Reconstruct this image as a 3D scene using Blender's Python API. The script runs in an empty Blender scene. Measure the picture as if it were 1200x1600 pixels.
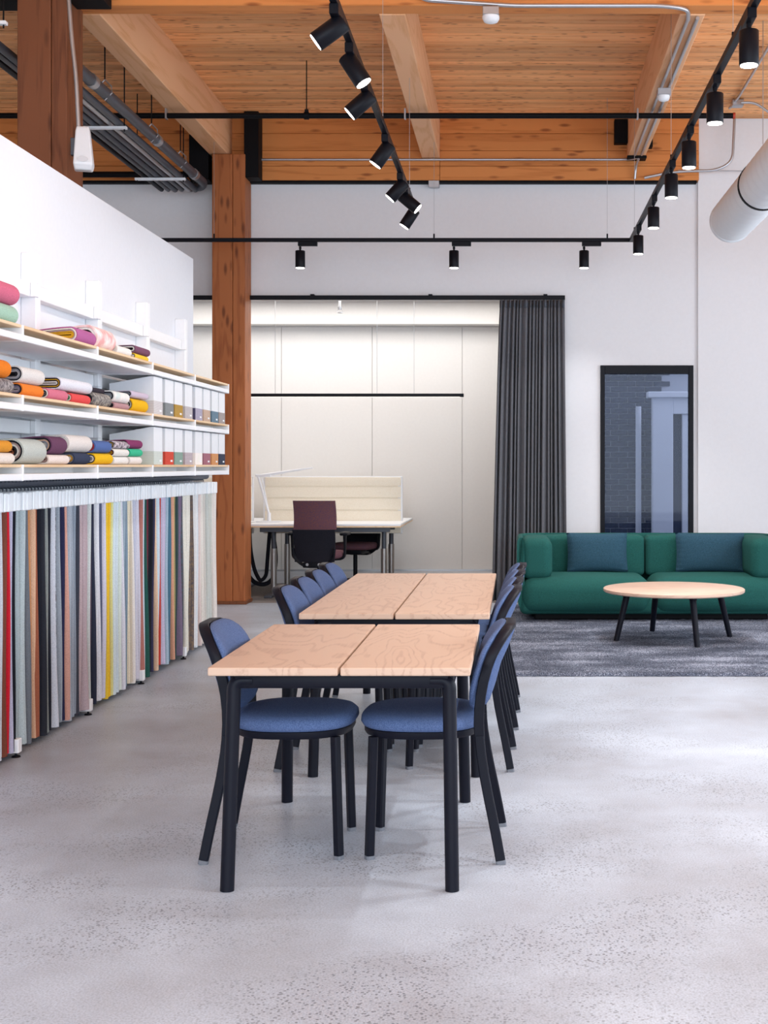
import bpy, bmesh, math, random
from mathutils import Vector, Matrix
R = math.radians
random.seed(7)
sc = bpy.context.scene
C = sc.collection

# ---------------------------------------------------------------- camera, world, light, exposure
CAMZ = 1.383
cd = bpy.data.cameras.new('camera'); cam = bpy.data.objects.new('camera', cd); C.objects.link(cam)
cam.location = (0, 0, CAMZ); cam.rotation_euler = (R(90), 0, 0)
cd.sensor_fit = 'VERTICAL'; cd.sensor_height = 36.0; cd.lens = 45.0
cd.shift_x = -(803 - 600) / 1600.0; cd.shift_y = -(800 - 728) / 1600.0
cd.clip_end = 200
sc.camera = cam
sc.view_settings.view_transform = 'Standard'; sc.view_settings.look = 'None'
sc.view_settings.exposure = 0.66; sc.view_settings.gamma = 1.0
sc.view_settings.use_curve_mapping = False
w = bpy.data.worlds.new('daylight'); sc.world = w; w.use_nodes = True
w.node_tree.nodes['Background'].inputs[0].default_value = (0.74, 0.86, 1.0, 1)
w.node_tree.nodes['Background'].inputs[1].default_value = 1.5

def area(name, loc, target, sx, sy, power, col):
    l = bpy.data.lights.new(name, 'AREA'); l.shape = 'RECTANGLE'; l.size = sx; l.size_y = sy
    l.energy = power; l.color = col
    o = bpy.data.objects.new(name, l); C.objects.link(o); o.location = loc
    o.rotation_euler = (Vector(target) - Vector(loc)).to_track_quat('-Z', 'Y').to_euler()
    return o
area('right_window_daylight', (5.85, 5.5, 2.2), (0, 5.5, 1.6), 10.0, 3.4, 170, (0.82, 0.91, 1.0))
area('front_window_daylight', (0.3, -3.2, 2.4), (0, 6, 1.6), 9.0, 4.2, 262, (0.78, 0.89, 1.0))
area('office_ceiling_light', (-2.0, 14.1, 3.28), (-2.0, 14.1, 0), 4.2, 1.0, 40, (1.0, 0.965, 0.93))
area('alley_fill_lamp', (4.6, 14.2, 3.6), (1.4, 15.5, 1.0), 2.0, 2.0, 50, (0.95, 0.96, 1.0))  # added lamp off to the right, brightens the brick wall behind the window
SPOT_R, SPOT_L, SPOT_C = 75, 17, 34

# ---------------------------------------------------------------- materials
def lin(c):
    if isinstance(c, str):
        c = c.lstrip('#'); c = [int(c[i:i+2], 16)/255 for i in (0, 2, 4)]
    return tuple((x/12.92 if x <= 0.04045 else ((x+0.055)/1.055)**2.4) for x in c) + (1.0,)
def new_mat(name):
    m = bpy.data.materials.new(name); m.use_nodes = True
    nt = m.node_tree; return m, nt, nt.nodes['Principled BSDF']
def nd(nt, t, **kw):
    n = nt.nodes.new(t)
    for k, v in kw.items():
        if k in n.inputs: n.inputs[k].default_value = v
        else: setattr(n, k, v)
    return n
def ramp(nt, src, stops):
    r = nt.nodes.new('ShaderNodeValToRGB'); e = r.color_ramp.elements
    while len(e) < len(stops): e.new(0.5)
    for i, (p, c) in enumerate(stops): e[i].position = p; e[i].color = lin(c)
    nt.links.new(src, r.inputs[0]); return r
def coords(nt, scale=(1, 1, 1), shift_random=0.0):
    tc = nt.nodes.new('ShaderNodeTexCoord'); mp = nt.nodes.new('ShaderNodeMapping')
    mp.inputs['Scale'].default_value = scale
    src = tc.outputs['Object']
    if shift_random:
        oi = nt.nodes.new('ShaderNodeObjectInfo'); mm = nd(nt, 'ShaderNodeMath', operation='MULTIPLY')
        mm.inputs[1].default_value = shift_random; nt.links.new(oi.outputs['Random'], mm.inputs[0])
        va = nd(nt, 'ShaderNodeVectorMath', operation='ADD')
        nt.links.new(src, va.inputs[0]); nt.links.new(mm.outputs[0], va.inputs[1]); src = va.outputs[0]
    nt.links.new(src, mp.inputs['Vector']); return mp.outputs[0]
def bump(nt, bs, src, strength, dist=0.01):
    b = nt.nodes.new('ShaderNodeBump'); b.inputs['Strength'].default_value = strength
    b.inputs['Distance'].default_value = dist
    nt.links.new(src, b.inputs['Height']); nt.links.new(b.outputs[0], bs.inputs['Normal'])
def plain(name, col, rough=0.5, metal=0.0, spec=0.5):
    m, nt, b = new_mat(name); b.inputs['Roughness'].default_value = rough
    b.inputs['Metallic'].default_value = metal; b.inputs['Specular IOR Level'].default_value = spec
    n = nd(nt, 'ShaderNodeTexNoise'); n.inputs['Scale'].default_value = 35; n.inputs['Detail'].default_value = 4
    nt.links.new(coords(nt), n.inputs['Vector'])
    c = lin(col); k = 0.94
    mx = nd(nt, 'ShaderNodeMix', data_type='RGBA'); mx.inputs[6].default_value = (c[0]*k, c[1]*k, c[2]*k, 1); mx.inputs[7].default_value = c
    nt.links.new(n.outputs[0], mx.inputs[0]); nt.links.new(mx.outputs[2], b.inputs['Base Color'])
    return m
def fabric(name, col, col2=None, scale=260, amount=0.35, rough=0.9):
    m, nt, b = new_mat(name); b.inputs['Roughness'].default_value = rough; b.inputs['Specular IOR Level'].default_value = 0.2
    v = coords(nt)
    n = nd(nt, 'ShaderNodeTexNoise'); n.inputs['Scale'].default_value = scale; n.inputs['Detail'].default_value = 2
    nt.links.new(v, n.inputs['Vector'])
    c = lin(col); d = lin(col2) if col2 else tuple(x*(1-amount) for x in c[:3]) + (1,)
    mx = nd(nt, 'ShaderNodeMix', data_type='RGBA'); mx.inputs[6].default_value = d; mx.inputs[7].default_value = c
    rr = nd(nt, 'ShaderNodeMapRange'); rr.inputs[1].default_value = 0.35; rr.inputs[2].default_value = 0.65
    nt.links.new(n.outputs[0], rr.inputs[0]); nt.links.new(rr.outputs[0], mx.inputs[0])
    nt.links.new(mx.outputs[2], b.inputs['Base Color']); bump(nt, b, n.outputs[0], 0.25, 0.002)
    return m
def wood(name, light, dark, along='Y', rings=9.0, freq=5.0, stretch=0.12, rough=0.5, knots=None, vary=0.0, lam=None):
    """contour-line grain from a stretched noise, with fine fibres, knots and per-piece tone"""
    m, nt, b = new_mat(name); b.inputs['Roughness'].default_value = rough; b.inputs['Specular IOR Level'].default_value = 0.3
    ax = 'XYZ'.index(along)
    s = [freq]*3; s[ax] = freq*stretch
    v = coords(nt, tuple(s), 37.0)
    n = nd(nt, 'ShaderNodeTexNoise'); n.inputs['Scale'].default_value = 1.0; n.inputs['Detail'].default_value = 2; n.inputs['Roughness'].default_value = 0.4
    n.inputs['Distortion'].default_value = 0.3
    nt.links.new(v, n.inputs['Vector'])
    mu = nd(nt, 'ShaderNodeMath', operation='MULTIPLY'); mu.inputs[1].default_value = rings*6.283; nt.links.new(n.outputs[0], mu.inputs[0])
    si = nd(nt, 'ShaderNodeMath', operation='SINE'); nt.links.new(mu.outputs[0], si.inputs[0])
    s2 = [140]*3; s2[ax] = 5
    n2 = nd(nt, 'ShaderNodeTexNoise'); n2.inputs['Scale'].default_value = 1.0; n2.inputs['Detail'].default_value = 3
    nt.links.new(coords(nt, tuple(s2), 11.0), n2.inputs['Vector'])
    mr = nd(nt, 'ShaderNodeMapRange'); mr.inputs[1].default_value = -1; mr.inputs[2].default_value = 1; nt.links.new(si.outputs[0], mr.inputs[0])
    ad = nd(nt, 'ShaderNodeMix', data_type='FLOAT'); ad.inputs[0].default_value = 0.5
    nt.links.new(mr.outputs[0], ad.inputs[2]); nt.links.new(n2.outputs[0], ad.inputs[3])
    r = ramp(nt, ad.outputs[0], [(0.10, dark), (0.40, light), (0.9, light)])
    col = r.outputs[0]
    if knots:
        s3 = [9.0]*3; s3[ax] = 2.6
        vo = nd(nt, 'ShaderNodeTexVoronoi'); vo.inputs['Scale'].default_value = knots[1]; nt.links.new(coords(nt, tuple(s3), 23.0), vo.inputs['Vector'])
        rk = ramp(nt, vo.outputs['Distance'], [(0.10, '#ffffff'), (0.27, '#000000')])
        mx = nd(nt, 'ShaderNodeMix', data_type='RGBA'); mx.inputs[7].default_value = lin(knots[0])
        mk = nd(nt, 'ShaderNodeMath', operation='MULTIPLY'); mk.inputs[1].default_value = 0.75; nt.links.new(rk.outputs[0], mk.inputs[0])
        nt.links.new(mk.outputs[0], mx.inputs[0]); nt.links.new(col, mx.inputs[6]); col = mx.outputs[2]
    if vary:
        oi = nt.nodes.new('ShaderNodeObjectInfo')
        hv = nd(nt, 'ShaderNodeHueSaturation'); mr2 = nd(nt, 'ShaderNodeMapRange')
        mr2.inputs[3].default_value = 1-vary; mr2.inputs[4].default_value = 1+vary
        nt.links.new(oi.outputs['Random'], mr2.inputs[0]); nt.links.new(mr2.outputs[0], hv.inputs['Value'])
        nt.links.new(col, hv.inputs['Color']); col = hv.outputs[0]
    nt.links.new(col, b.inputs['Base Color']); bump(nt, b, n2.outputs[0], 0.12, 0.002)
    return m
def striped(name, c1, c2, axis='Y', scale=40):
    m, nt, b = new_mat(name); b.inputs['Roughness'].default_value = 0.9
    wv = nd(nt, 'ShaderNodeTexWave', bands_direction=axis); wv.inputs['Scale'].default_value = scale; wv.inputs['Distortion'].default_value = 1.5
    nt.links.new(coords(nt), wv.inputs['Vector'])
    r = ramp(nt, wv.outputs[0], [(0.35, c1), (0.65, c2)]); nt.links.new(r.outputs[0], b.inputs['Base Color']); return m
def emit(name, col, strength):
    m, nt, b = new_mat(name); b.inputs['Base Color'].default_value = lin(col)
    b.inputs['Emission Color'].default_value = lin(col); b.inputs['Emission Strength'].default_value = strength; return m

def concrete(name, a, bcol, c):
    m, nt, b = new_mat(name)
    v = coords(nt)
    n1 = nd(nt, 'ShaderNodeTexNoise'); n1.inputs['Scale'].default_value = 0.9; n1.inputs['Detail'].default_value = 6; n1.inputs['Roughness'].default_value = 0.62
    nt.links.new(v, n1.inputs['Vector'])
    r1 = ramp(nt, n1.outputs[0], [(0.34, a), (0.52, bcol), (0.66, c)])
    vo = nd(nt, 'ShaderNodeTexVoronoi'); vo.inputs['Scale'].default_value = 92; nt.links.new(v, vo.inputs['Vector'])
    rv = ramp(nt, vo.outputs['Color'], [(0.0, '#000000'), (0.52, '#000000'), (0.55, '#ffffff')])
    rd = ramp(nt, vo.outputs['Distance'], [(0.30, '#000000'), (0.42, '#ffffff')])
    mxx = nd(nt, 'ShaderNodeMath', operation='MAXIMUM'); nt.links.new(rv.outputs[0], mxx.inputs[0]); nt.links.new(rd.outputs[0], mxx.inputs[1])
    n2 = nd(nt, 'ShaderNodeTexNoise'); n2.inputs['Scale'].default_value = 1.3; n2.inputs['Detail'].default_value = 4
    mp2 = coords(nt, (1, 1.6, 1)); nt.links.new(mp2, n2.inputs['Vector'])
    rz = ramp(nt, n2.outputs[0], [(0.42, '#000000'), (0.58, '#ffffff')])      # where the aggregate shows through
    inv = nd(nt, 'ShaderNodeMath', operation='SUBTRACT'); inv.inputs[0].default_value = 1.0; nt.links.new(mxx.outputs[0], inv.inputs[1])
    mu = nd(nt, 'ShaderNodeMath', operation='MULTIPLY'); nt.links.new(inv.outputs[0], mu.inputs[0]); nt.links.new(rz.outputs[0], mu.inputs[1])
    mk = nd(nt, 'ShaderNodeMath', operation='MULTIPLY'); mk.inputs[1].default_value = 0.75; nt.links.new(mu.outputs[0], mk.inputs[0])
    n3 = nd(nt, 'ShaderNodeTexNoise'); n3.inputs['Scale'].default_value = 160; nt.links.new(v, n3.inputs['Vector'])
    r3 = ramp(nt, n3.outputs[0], [(0.35, '#e2e2e2'), (0.6, '#ffffff')])
    mx = nd(nt, 'ShaderNodeMix', data_type='RGBA'); mx.inputs[7].default_value = lin('#6c6f76')
    nt.links.new(mk.outputs[0], mx.inputs[0]); nt.links.new(r1.outputs[0], mx.inputs[6])
    ml = nd(nt, 'ShaderNodeMix', data_type='RGBA', blend_type='MULTIPLY'); ml.inputs[0].default_value = 1.0
    nt.links.new(mx.outputs[2], ml.inputs[6]); nt.links.new(r3.outputs[0], ml.inputs[7])
    nt.links.new(ml.outputs[2], b.inputs['Base Color'])
    rr = nd(nt, 'ShaderNodeMapRange'); rr.inputs[3].default_value = 0.30; rr.inputs[4].default_value = 0.5
    nt.links.new(n1.outputs[0], rr.inputs[0]); nt.links.new(rr.outputs[0], b.inputs['Roughness'])
    b.inputs['Specular IOR Level'].default_value = 0.4
    bump(nt, b, mu.outputs[0], 0.06, 0.002)
    return m

M = {}
M['concrete'] = concrete('polished_concrete', '#a3a6ae', '#b5bdc9', '#c5cfdc')
M['office_floor'] = fabric('office_floor', '#8d8784', '#7c7673', 60)
M['white_wall'] = plain('white_wall_paint', '#e6e5e7', 0.85, spec=0.2)
M['office_wall'] = plain('office_wall_paint', '#e4e1de', 0.8, spec=0.2)
M['partition'] = plain('partition_paint', '#e4e6eb', 0.7, spec=0.2)
M['white_metal'] = plain('white_powder_coat', '#f3f4f6', 0.4)
M['black_metal'] = plain('black_powder_coat', '#101118', 0.42, spec=0.13)
M['black_frame'] = plain('black_chair_frame', '#12131d', 0.42, spec=0.13)
M['black_steel'] = plain('black_steel', '#0d0d10', 0.6, spec=0.12)
M['galv'] = plain('galvanised_steel', '#b9b9bc', 0.35, 0.85)
M['grey_pipe'] = plain('dark_grey_pipe', '#4b4d54', 0.4, 0.2)
M['steel'] = plain('brushed_steel', '#a09a96', 0.32, 0.9)
M['dark_grey'] = plain('dark_grey_metal', '#4a4d55', 0.45, 0.3)
M['duct'] = plain('spiral_duct_white', '#f0f1f3', 0.45)
M['rail_grey'] = plain('grey_rail', '#5b606d', 0.45, 0.3)
M['glide'] = plain('grey_plastic', '#6c6f76', 0.5)
M['oak'] = wood('oak_tabletop', '#c9ab95', '#b08f7a', 'Y', 15.0, 4.2, 0.28, 0.42)
M['oak_round'] = wood('oak_round_top', '#d8b8a3', '#c3a18c', 'X', 15.0, 3.4, 0.2, 0.42)
M['ply_edge'] = wood('birch_shelf', '#e9cba6', '#d9b083', 'Y', 4, 6, 0.1, 0.5)
M['ceiling_wood'] = wood('fir_ceiling_plank', '#efad74', '#cf8549', 'X', 5.0, 9.0, 0.05, 0.6, knots=('#7a401b', 2.6), vary=0.22)
M['girder_wood'] = wood('fir_girder_board', '#d28547', '#b86c33', 'X', 4.0, 6.0, 0.06, 0.6, knots=('#7d3c17', 1.4), vary=0.06)
M['beam_wood'] = wood('fir_beam', '#ebb488', '#d99a66', 'Y', 7.0, 4.0, 0.10, 0.6)
M['column_wood'] = wood('fir_column', '#aa6438', '#884723', 'Z', 6.0, 6.0, 0.09, 0.55, knots=('#5a2a12', 1.3))
M['column_old'] = wood('old_fir_column', '#7d4a2e', '#5c321e', 'Z', 6.0, 6.0, 0.09, 0.6, knots=('#3d1d0f', 1.1))
M['blue_felt'] = fabric('blue_felt', '#5c6e94', '#43547a', 300)
M['sofa'] = fabric('green_wool', '#245e58', '#1a4944', 220)
M['pillow'] = fabric('dark_teal_linen', '#315365', '#24404f', 180)
M['curtain'] = fabric('charcoal_curtain', '#727277', '#5f6065', 200)
M['screen_felt'] = fabric('cream_felt', '#f4ecdb', '#ece2cd', 200)
M['plum'] = fabric('plum_upholstery', '#734b49', '#5b4254', 120)
M['black_mesh'] = fabric('black_mesh', '#22222b', '#14141b', 300)
M['lens'] = emit('lamp_lens', '#fff8ee', 9.0)
M['white_plastic'] = plain('white_plastic', '#eceef1', 0.35)
M['brick'] = fabric('grey_brick', '#5c6478', '#454c60', 25); M['mortar'] = plain('mortar', '#c9cedb', 0.9)
M['stone'] = plain('grey_lintel', '#666c80', 0.9)
M['outdoor_white'] = plain('outdoor_white_paint', '#e6eaf4', 0.6)
M['tar'] = plain('alley_paving', '#7a8090', 0.9)
M['red_cap'] = plain('red_pipe_cap', '#b03a20', 0.5)
m, nt, b = new_mat('rug_pile'); b.inputs['Roughness'].default_value = 0.95; b.inputs['Specular IOR Level'].default_value = 0.15
n = nd(nt, 'ShaderNodeTexNoise'); n.inputs['Scale'].default_value = 2.2; n.inputs['Detail'].default_value = 5; nt.links.new(coords(nt, (0.8, 1.6, 1)), n.inputs['Vector'])
n2 = nd(nt, 'ShaderNodeTexNoise'); n2.inputs['Scale'].default_value = 120; nt.links.new(coords(nt), n2.inputs['Vector'])
mm = nd(nt, 'ShaderNodeMix', data_type='FLOAT'); mm.inputs[0].default_value = 0.55; nt.links.new(n.outputs[0], mm.inputs[2]); nt.links.new(n2.outputs[0], mm.inputs[3])
r = ramp(nt, mm.outputs[0], [(0.34, '#2a2f3b'), (0.5, '#565c6b'), (0.62, '#9da3b2')]); nt.links.new(r.outputs[0], b.inputs['Base Color'])
bump(nt, b, n2.outputs[0], 0.8, 0.01); M['rug'] = m
def glass(name, tint, refl):
    m, nt, b = new_mat(name); out = nt.nodes['Material Output']
    tr = nd(nt, 'ShaderNodeBsdfTransparent'); tr.inputs[0].default_value = tint
    gl = nd(nt, 'ShaderNodeBsdfGlossy'); gl.inputs['Roughness'].default_value = 0.03
    fr = nd(nt, 'ShaderNodeFresnel'); mx = nd(nt, 'ShaderNodeMixShader')
    mu = nd(nt, 'ShaderNodeMath', operation='MULTIPLY'); mu.inputs[1].default_value = refl; nt.links.new(fr.outputs[0], mu.inputs[0])
    nt.links.new(mu.outputs[0], mx.inputs[0]); nt.links.new(tr.outputs[0], mx.inputs[1]); nt.links.new(gl.outputs[0], mx.inputs[2])
    nt.links.new(mx.outputs[0], out.inputs['Surface']); return m
M['pane'] = glass('tinted_window_glass', (0.58, 0.60, 0.66, 1), 0.35)
M['dark_pane'] = plain('dark_door_glass', '#3c4560', 0.08)

# ---------------------------------------------------------------- mesh helpers
def link(name, bm, mat, parent=None, smooth=True, angle=35, loc=None):
    me = bpy.data.meshes.new(name)
    bmesh.ops.recalc_face_normals(bm, faces=bm.faces)
    bm.to_mesh(me); bm.free()
    if smooth:
        for p in me.polygons: p.use_smooth = True
        me.set_sharp_from_angle(angle=R(angle))
    me.materials.append(mat)
    o = bpy.data.objects.new(name, me); C.objects.link(o)
    if parent: o.parent = parent
    if loc: o.location = loc
    return o
def BM(): return bmesh.new()
def box(bm, x0, x1, y0, y1, z0, z1, bev=0.0, seg=2):
    b2 = bmesh.new(); bmesh.ops.create_cube(b2, size=1.0)
    for v in b2.verts:
        v.co = Vector((x0+(v.co.x+.5)*(x1-x0), y0+(v.co.y+.5)*(y1-y0), z0+(v.co.z+.5)*(z1-z0)))
    if bev: bmesh.ops.bevel(b2, geom=list(b2.edges), offset=bev, segments=seg, affect='EDGES', profile=0.5)
    merge(bm, b2)
    return bm
def merge(bm, b2, mat=None):
    if mat is not None: b2.transform(mat)
    me = bpy.data.meshes.new('scratch'); b2.to_mesh(me); b2.free(); bm.from_mesh(me); bpy.data.meshes.remove(me)
def loft(bm, rings, cap=True, closed=True):
    vr = [[bm.verts.new(p) for p in r] for r in rings]
    n = len(vr[0])
    for a, c in zip(vr, vr[1:]):
        for i in range(n if closed else n-1):
            j = (i+1) % n; bm.faces.new((a[i], a[j], c[j], c[i]))
    if cap and closed:
        bm.faces.new(vr[0][::-1]); bm.faces.new(vr[-1])
    return bm
def round_path(pts, rad, n=6):
    pts = [Vector(p) for p in pts]; out = [pts[0]]
    for a, b_, c in zip(pts, pts[1:], pts[2:]):
        u = (a-b_); v = (c-b_); r = min(rad, u.length*.49, v.length*.49)
        p0 = b_+u.normalized()*r; p1 = b_+v.normalized()*r
        for k in range(n+1):
            t = k/n; out.append(p0*(1-t)**2 + b_*2*t*(1-t) + p1*t*t)
    out.append(pts[-1]); return out
def sweep(bm, path, w_, h_, ref=(1, 0, 0), n=0, cap=True):
    """n=0: rectangle w (along ref) x h ; n>0: round tube of radius w. w may be a list"""
    path = [Vector(p) for p in path]; rings = []; ref = Vector(ref)
    for i, p in enumerate(path):
        t = (path[min(i+1, len(path)-1)] - path[max(i-1, 0)]).normalized()
        u = ref - t*ref.dot(t)
        if u.length < 1e-3: u = Vector((0, 1, 0)) - t*t.y
        u.normalize(); v = t.cross(u)
        ww = w_[i] if isinstance(w_, (list, tuple)) else w_
        if n: rings.append([p + (u*math.cos(6.28319*k/n)+v*math.sin(6.28319*k/n))*ww for k in range(n)])
        else:
            a, c = ww/2, h_/2; e = min(a, c)*.35
            rings.append([p+u*x+v*y for x, y in ((a-e, -c), (a, -c+e), (a, c-e), (a-e, c), (-a+e, c), (-a, c-e), (-a, -c+e), (-a+e, -c))])
    return loft(bm, rings, cap)
def tube(bm, pts, r, n=10): return sweep(bm, pts, r, r, (0.13, 0.21, 0.97), n)
def cyl(bm, p0, p1, r0, r1=None, n=20):
    r1 = r0 if r1 is None else r1
    return sweep(bm, [p0, p1], [r0, r1], 0, (0.13, 0.21, 0.97), n)
def sup(a, b_, n, e=2.5, cx=0, cy=0, z=0):
    out = []
    for k in range(n):
        t = 6.283185*k/n; c, s = math.cos(t), math.sin(t)
        out.append((cx+a*math.copysign(abs(c)**(2/e), c), cy+b_*math.copysign(abs(s)**(2/e), s), z))
    return out
def tag(o, label=None, cat=None, group=None, kind=None):
    if label: o['label'] = label
    if cat: o['category'] = cat
    if group: o['group'] = group
    if kind: o['kind'] = kind
    return o
def thing(name, label, cat, loc=(0, 0, 0), rz=0, group=None):
    o = bpy.data.objects.new(name, None); C.objects.link(o); o.location = loc; o.rotation_euler = (0, 0, rz)
    o.empty_display_size = 0.1
    return tag(o, label, cat, group)
def copy_tree(o, loc=None, rz=None, label=None, parent=None):
    c = o.copy(); C.objects.link(c); c.parent = parent
    if loc is not None: c.location = loc
    if rz is not None: c.rotation_euler = (0, 0, rz)
    if label: c['label'] = label
    for ch in list(o.children): copy_tree(ch, parent=c)
    return c
def structure(name, bm, mat, smooth=False, parent=None):
    o = link(name, bm, mat, parent, smooth)
    if not parent: o['kind'] = 'structure'
    return o
def simple(name, bm, mat, label, cat, group=None): return tag(link(name, bm, mat), label, cat, group)
def at(x, y, d): return Vector(((x-803)*d/2000, d, CAMZ-(y-728)*d/2000))
ORD = ['', 'first', 'second', 'third', 'fourth', 'fifth', 'sixth', 'seventh', 'eighth', 'ninth', 'tenth', 'eleventh', 'twelfth', 'thirteenth',
       'fourteenth', 'fifteenth', 'sixteenth', 'seventeenth', 'eighteenth', 'nineteenth']
def ordinal(n):
    if n < 20: return ORD[n]
    t = ['', '', 'twent', 'thirt', 'fort', 'fift', 'sixt', 'sevent', 'eight', 'ninet'][n//10]
    return t+'ieth' if n % 10 == 0 else t+'y-'+ORD[n % 10]

# ---------------------------------------------------------------- the room
CEIL = 4.93; WB = 13.1
structure('floor', box(BM(), -6.6, 6.1, -4, 12.93, -0.1, 0), M['concrete'])
structure('floor', box(BM(), -6.6, 0.65, 12.93, 15.1, -0.1, -0.001), M['office_floor'])
b = BM()
box(b, -6.6, 1.88, WB, WB+.2, 3.10, 4.28); box(b, 0.5, 0.884, WB, WB+.2, 0, 3.10); box(b, 1.834, 1.88, WB, WB+.2, 0, 3.10)
box(b, 0.884, 1.834, WB, WB+.2, 2.41, 3.10); box(b, 0.884, 1.834, WB, WB+.2, 0, 0.25); box(b, 1.88, 6.2, 13.07, WB+.2, 0, CEIL)
box(b, -6.6, -5.0, WB, WB+.2, 0, 3.10)
structure('wall_back', b, M['white_wall'])
b = BM(); box(b, -6.8, -6.6, -4, 15.1, 0, CEIL+.2); structure('wall_left', b, M['white_wall'])
b = BM(); box(b, 6.0, 6.2, -4, WB, 0, 0.5); box(b, 6.0, 6.2, -4, WB, 3.95, CEIL+.2)
for y in (-4, -0.2, 3.6, 7.4, 11.2): box(b, 6.0, 6.2, y, y+(0.5 if y < 11 else 1.9), 0.5, 3.95)
structure('wall_right', b, M['white_wall'])
b = BM(); box(b, -2.68, -2.58, 1.0, 10.3, 0, 3.05, 0.003, 1); structure('wall_partition', b, M['partition'])
# ceiling: slab, planks, beams, girders
cl = structure('ceiling', box(BM(), -6.8, 6.2, -4, WB+.2, CEIL+.03, CEIL+.2), M['ceiling_wood'])
pw = 0.082; k = 0; me0 = None
y = 8.88
while y < WB-.02:
    if me0 is None:
        b = BM(); box(b, -6.6, 6.1, 0.0025, pw-.0025, 0, 0.038, 0.005, 1)
        o = link('plank', b, M['ceiling_wood'], cl, False); me0 = o.data
    else:
        o = bpy.data.objects.new('plank', me0); C.objects.link(o); o.parent = cl
    o.location = (random.uniform(-.02, .02), y, CEIL + random.uniform(0, 0.008)); y += pw; k += 1
for x0, x1 in ((-3.055, -2.862), (-0.935, -0.752), (1.15, 1.325)):
    b = BM(); box(b, x0, x1, 8.86, 13.05, 4.505, CEIL+.01, 0.006, 1); link('beam', b, M['beam_wood'], cl, False)
b = BM(); box(b, -3.0, 6.0, 8.69, 8.86, 4.51, CEIL+.02, 0.006, 1); link('girder', b, M['girder_wood'], cl, False)
zs = [4.285, 4.43, 4.585, 4.76, 4.935]
for z0, z1 in zip(zs, zs[1:]):
    for x0, x1, dy in ((-6.6, -0.756, 0), (-0.752, 1.88, 0.002)):
        b = BM(); box(b, x0, x1, 13.0+dy+random.uniform(0, .004), WB+.15, z0+.0015, z1-.0015, 0.003, 1); link('girder_board', b, M['girder_wood'], cl, False)
b = BM(); box(b, -6.6, 1.86, 13.02, WB+.05, 4.262, 4.285); structure('trim_1', b, M['black_steel'])

# steel brackets on the timber
def bracket(x0, x1, y0, y1, z0, z1, label):
    b = BM(); box(b, x0, x1, y0, y1, z0, z1, 0.004, 1)
    tag(link('steel_bracket', b, M['black_steel']), label, 'bracket')
bracket(-2.70, -2.555, 12.80, 13.0, 4.27, 4.93, 'black steel bracket right of the rear timber column top')
bracket(-3.25, -3.057, 12.80, 13.0, 4.25, 4.70, 'black steel bracket left of the rear timber column top')
bracket(1.015, 1.148, 12.9, 13.0, 4.64, 4.88, 'small black bracket on the left side of the right ceiling beam')
bracket(1.327, 1.40, 12.9, 13.0, 4.60, 4.86, 'small black bracket on the right side of the right ceiling beam')
bracket(1.14, 1.335, 12.86, 13.0, 4.478, 4.504, 'flat black bearing plate under the right ceiling beam end')
bracket(-2.966, -2.73, 8.45, 8.688, 4.48, 4.72, 'black steel bracket joining girder to the near dark column')
bracket(-3.62, -3.302, 8.45, 8.688, 4.47, 4.72, 'black steel bracket left of the near dark column')

def column(name, x0, x1, y0, y1, z1, mat, label, seam):
    t = thing(name, label, 'column', ((x0+x1)/2, (y0+y1)/2, 0))
    w2 = (x1-x0)/2; d2 = (y1-y0)/2; s = -w2 + seam*(x1-x0)
    b = BM(); box(b, -w2, s-.001, -d2, d2, 0, z1, 0.008, 2); link('timber_post', b, mat, t, False)
    b = BM(); box(b, s+.001, w2, -d2+.002, d2, 0, z1, 0.008, 2); link('timber_post', b, mat, t, False)
    return t
c1 = column('timber_column', -3.015, -2.685, 12.78, 13.08, 4.50, M['column_wood'], 'orange timber column at the back wall beside the shelves', 0.62)
b = BM(); box(b, -.18, .18, -.16, .15, 0, 0.035, 0.004, 1); link('base_plate', b, M['column_old'], c1, False)
column('timber_column', -3.30, -2.968, 8.5, 8.82, 4.93, M['column_old'], 'dark brown timber column rising behind the white partition', 0.68)

# ---------------------------------------------------------------- the office behind the opening
b = BM(); box(b, -6.6, 0.65, 15.1, 15.3, 0, 3.6); wo = structure('wall_office', b, M['office_wall'])
xs = [-6.2, -4.45, -2.74, -1.67, -0.61, 0.62]
for x0, x1 in zip(xs, xs[1:]):
    b = BM(); box(b, x0+.003, x1-.003, 15.085, 15.1, 0.155, 3.02, 0.002, 1); link('wall_panel', b, M['office_wall'], wo, False)
structure('wall_office_right', box(BM(), 0.65, 0.75, WB+.2, 15.3, 0, 3.6), M['office_wall'])
structure('ceiling', box(BM(), -6.6, 0.75, WB+.2, 15.3, 3.40, 3.6), M['office_wall'])
structure('trim_2', box(BM(), -6.6, 0.65, 14.85, 15.1, 3.03, 3.4), M['office_wall'])
structure('baseboard_office', box(BM(), -6.6, 0.65, 15.06, 15.1, 0, 0.145, 0.004, 1), M['white_wall'])
structure('trim_3', box(BM(), -6.6, 0.65, 15.06, 15.1, 0.145, 0.165), M['galv'])

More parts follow.
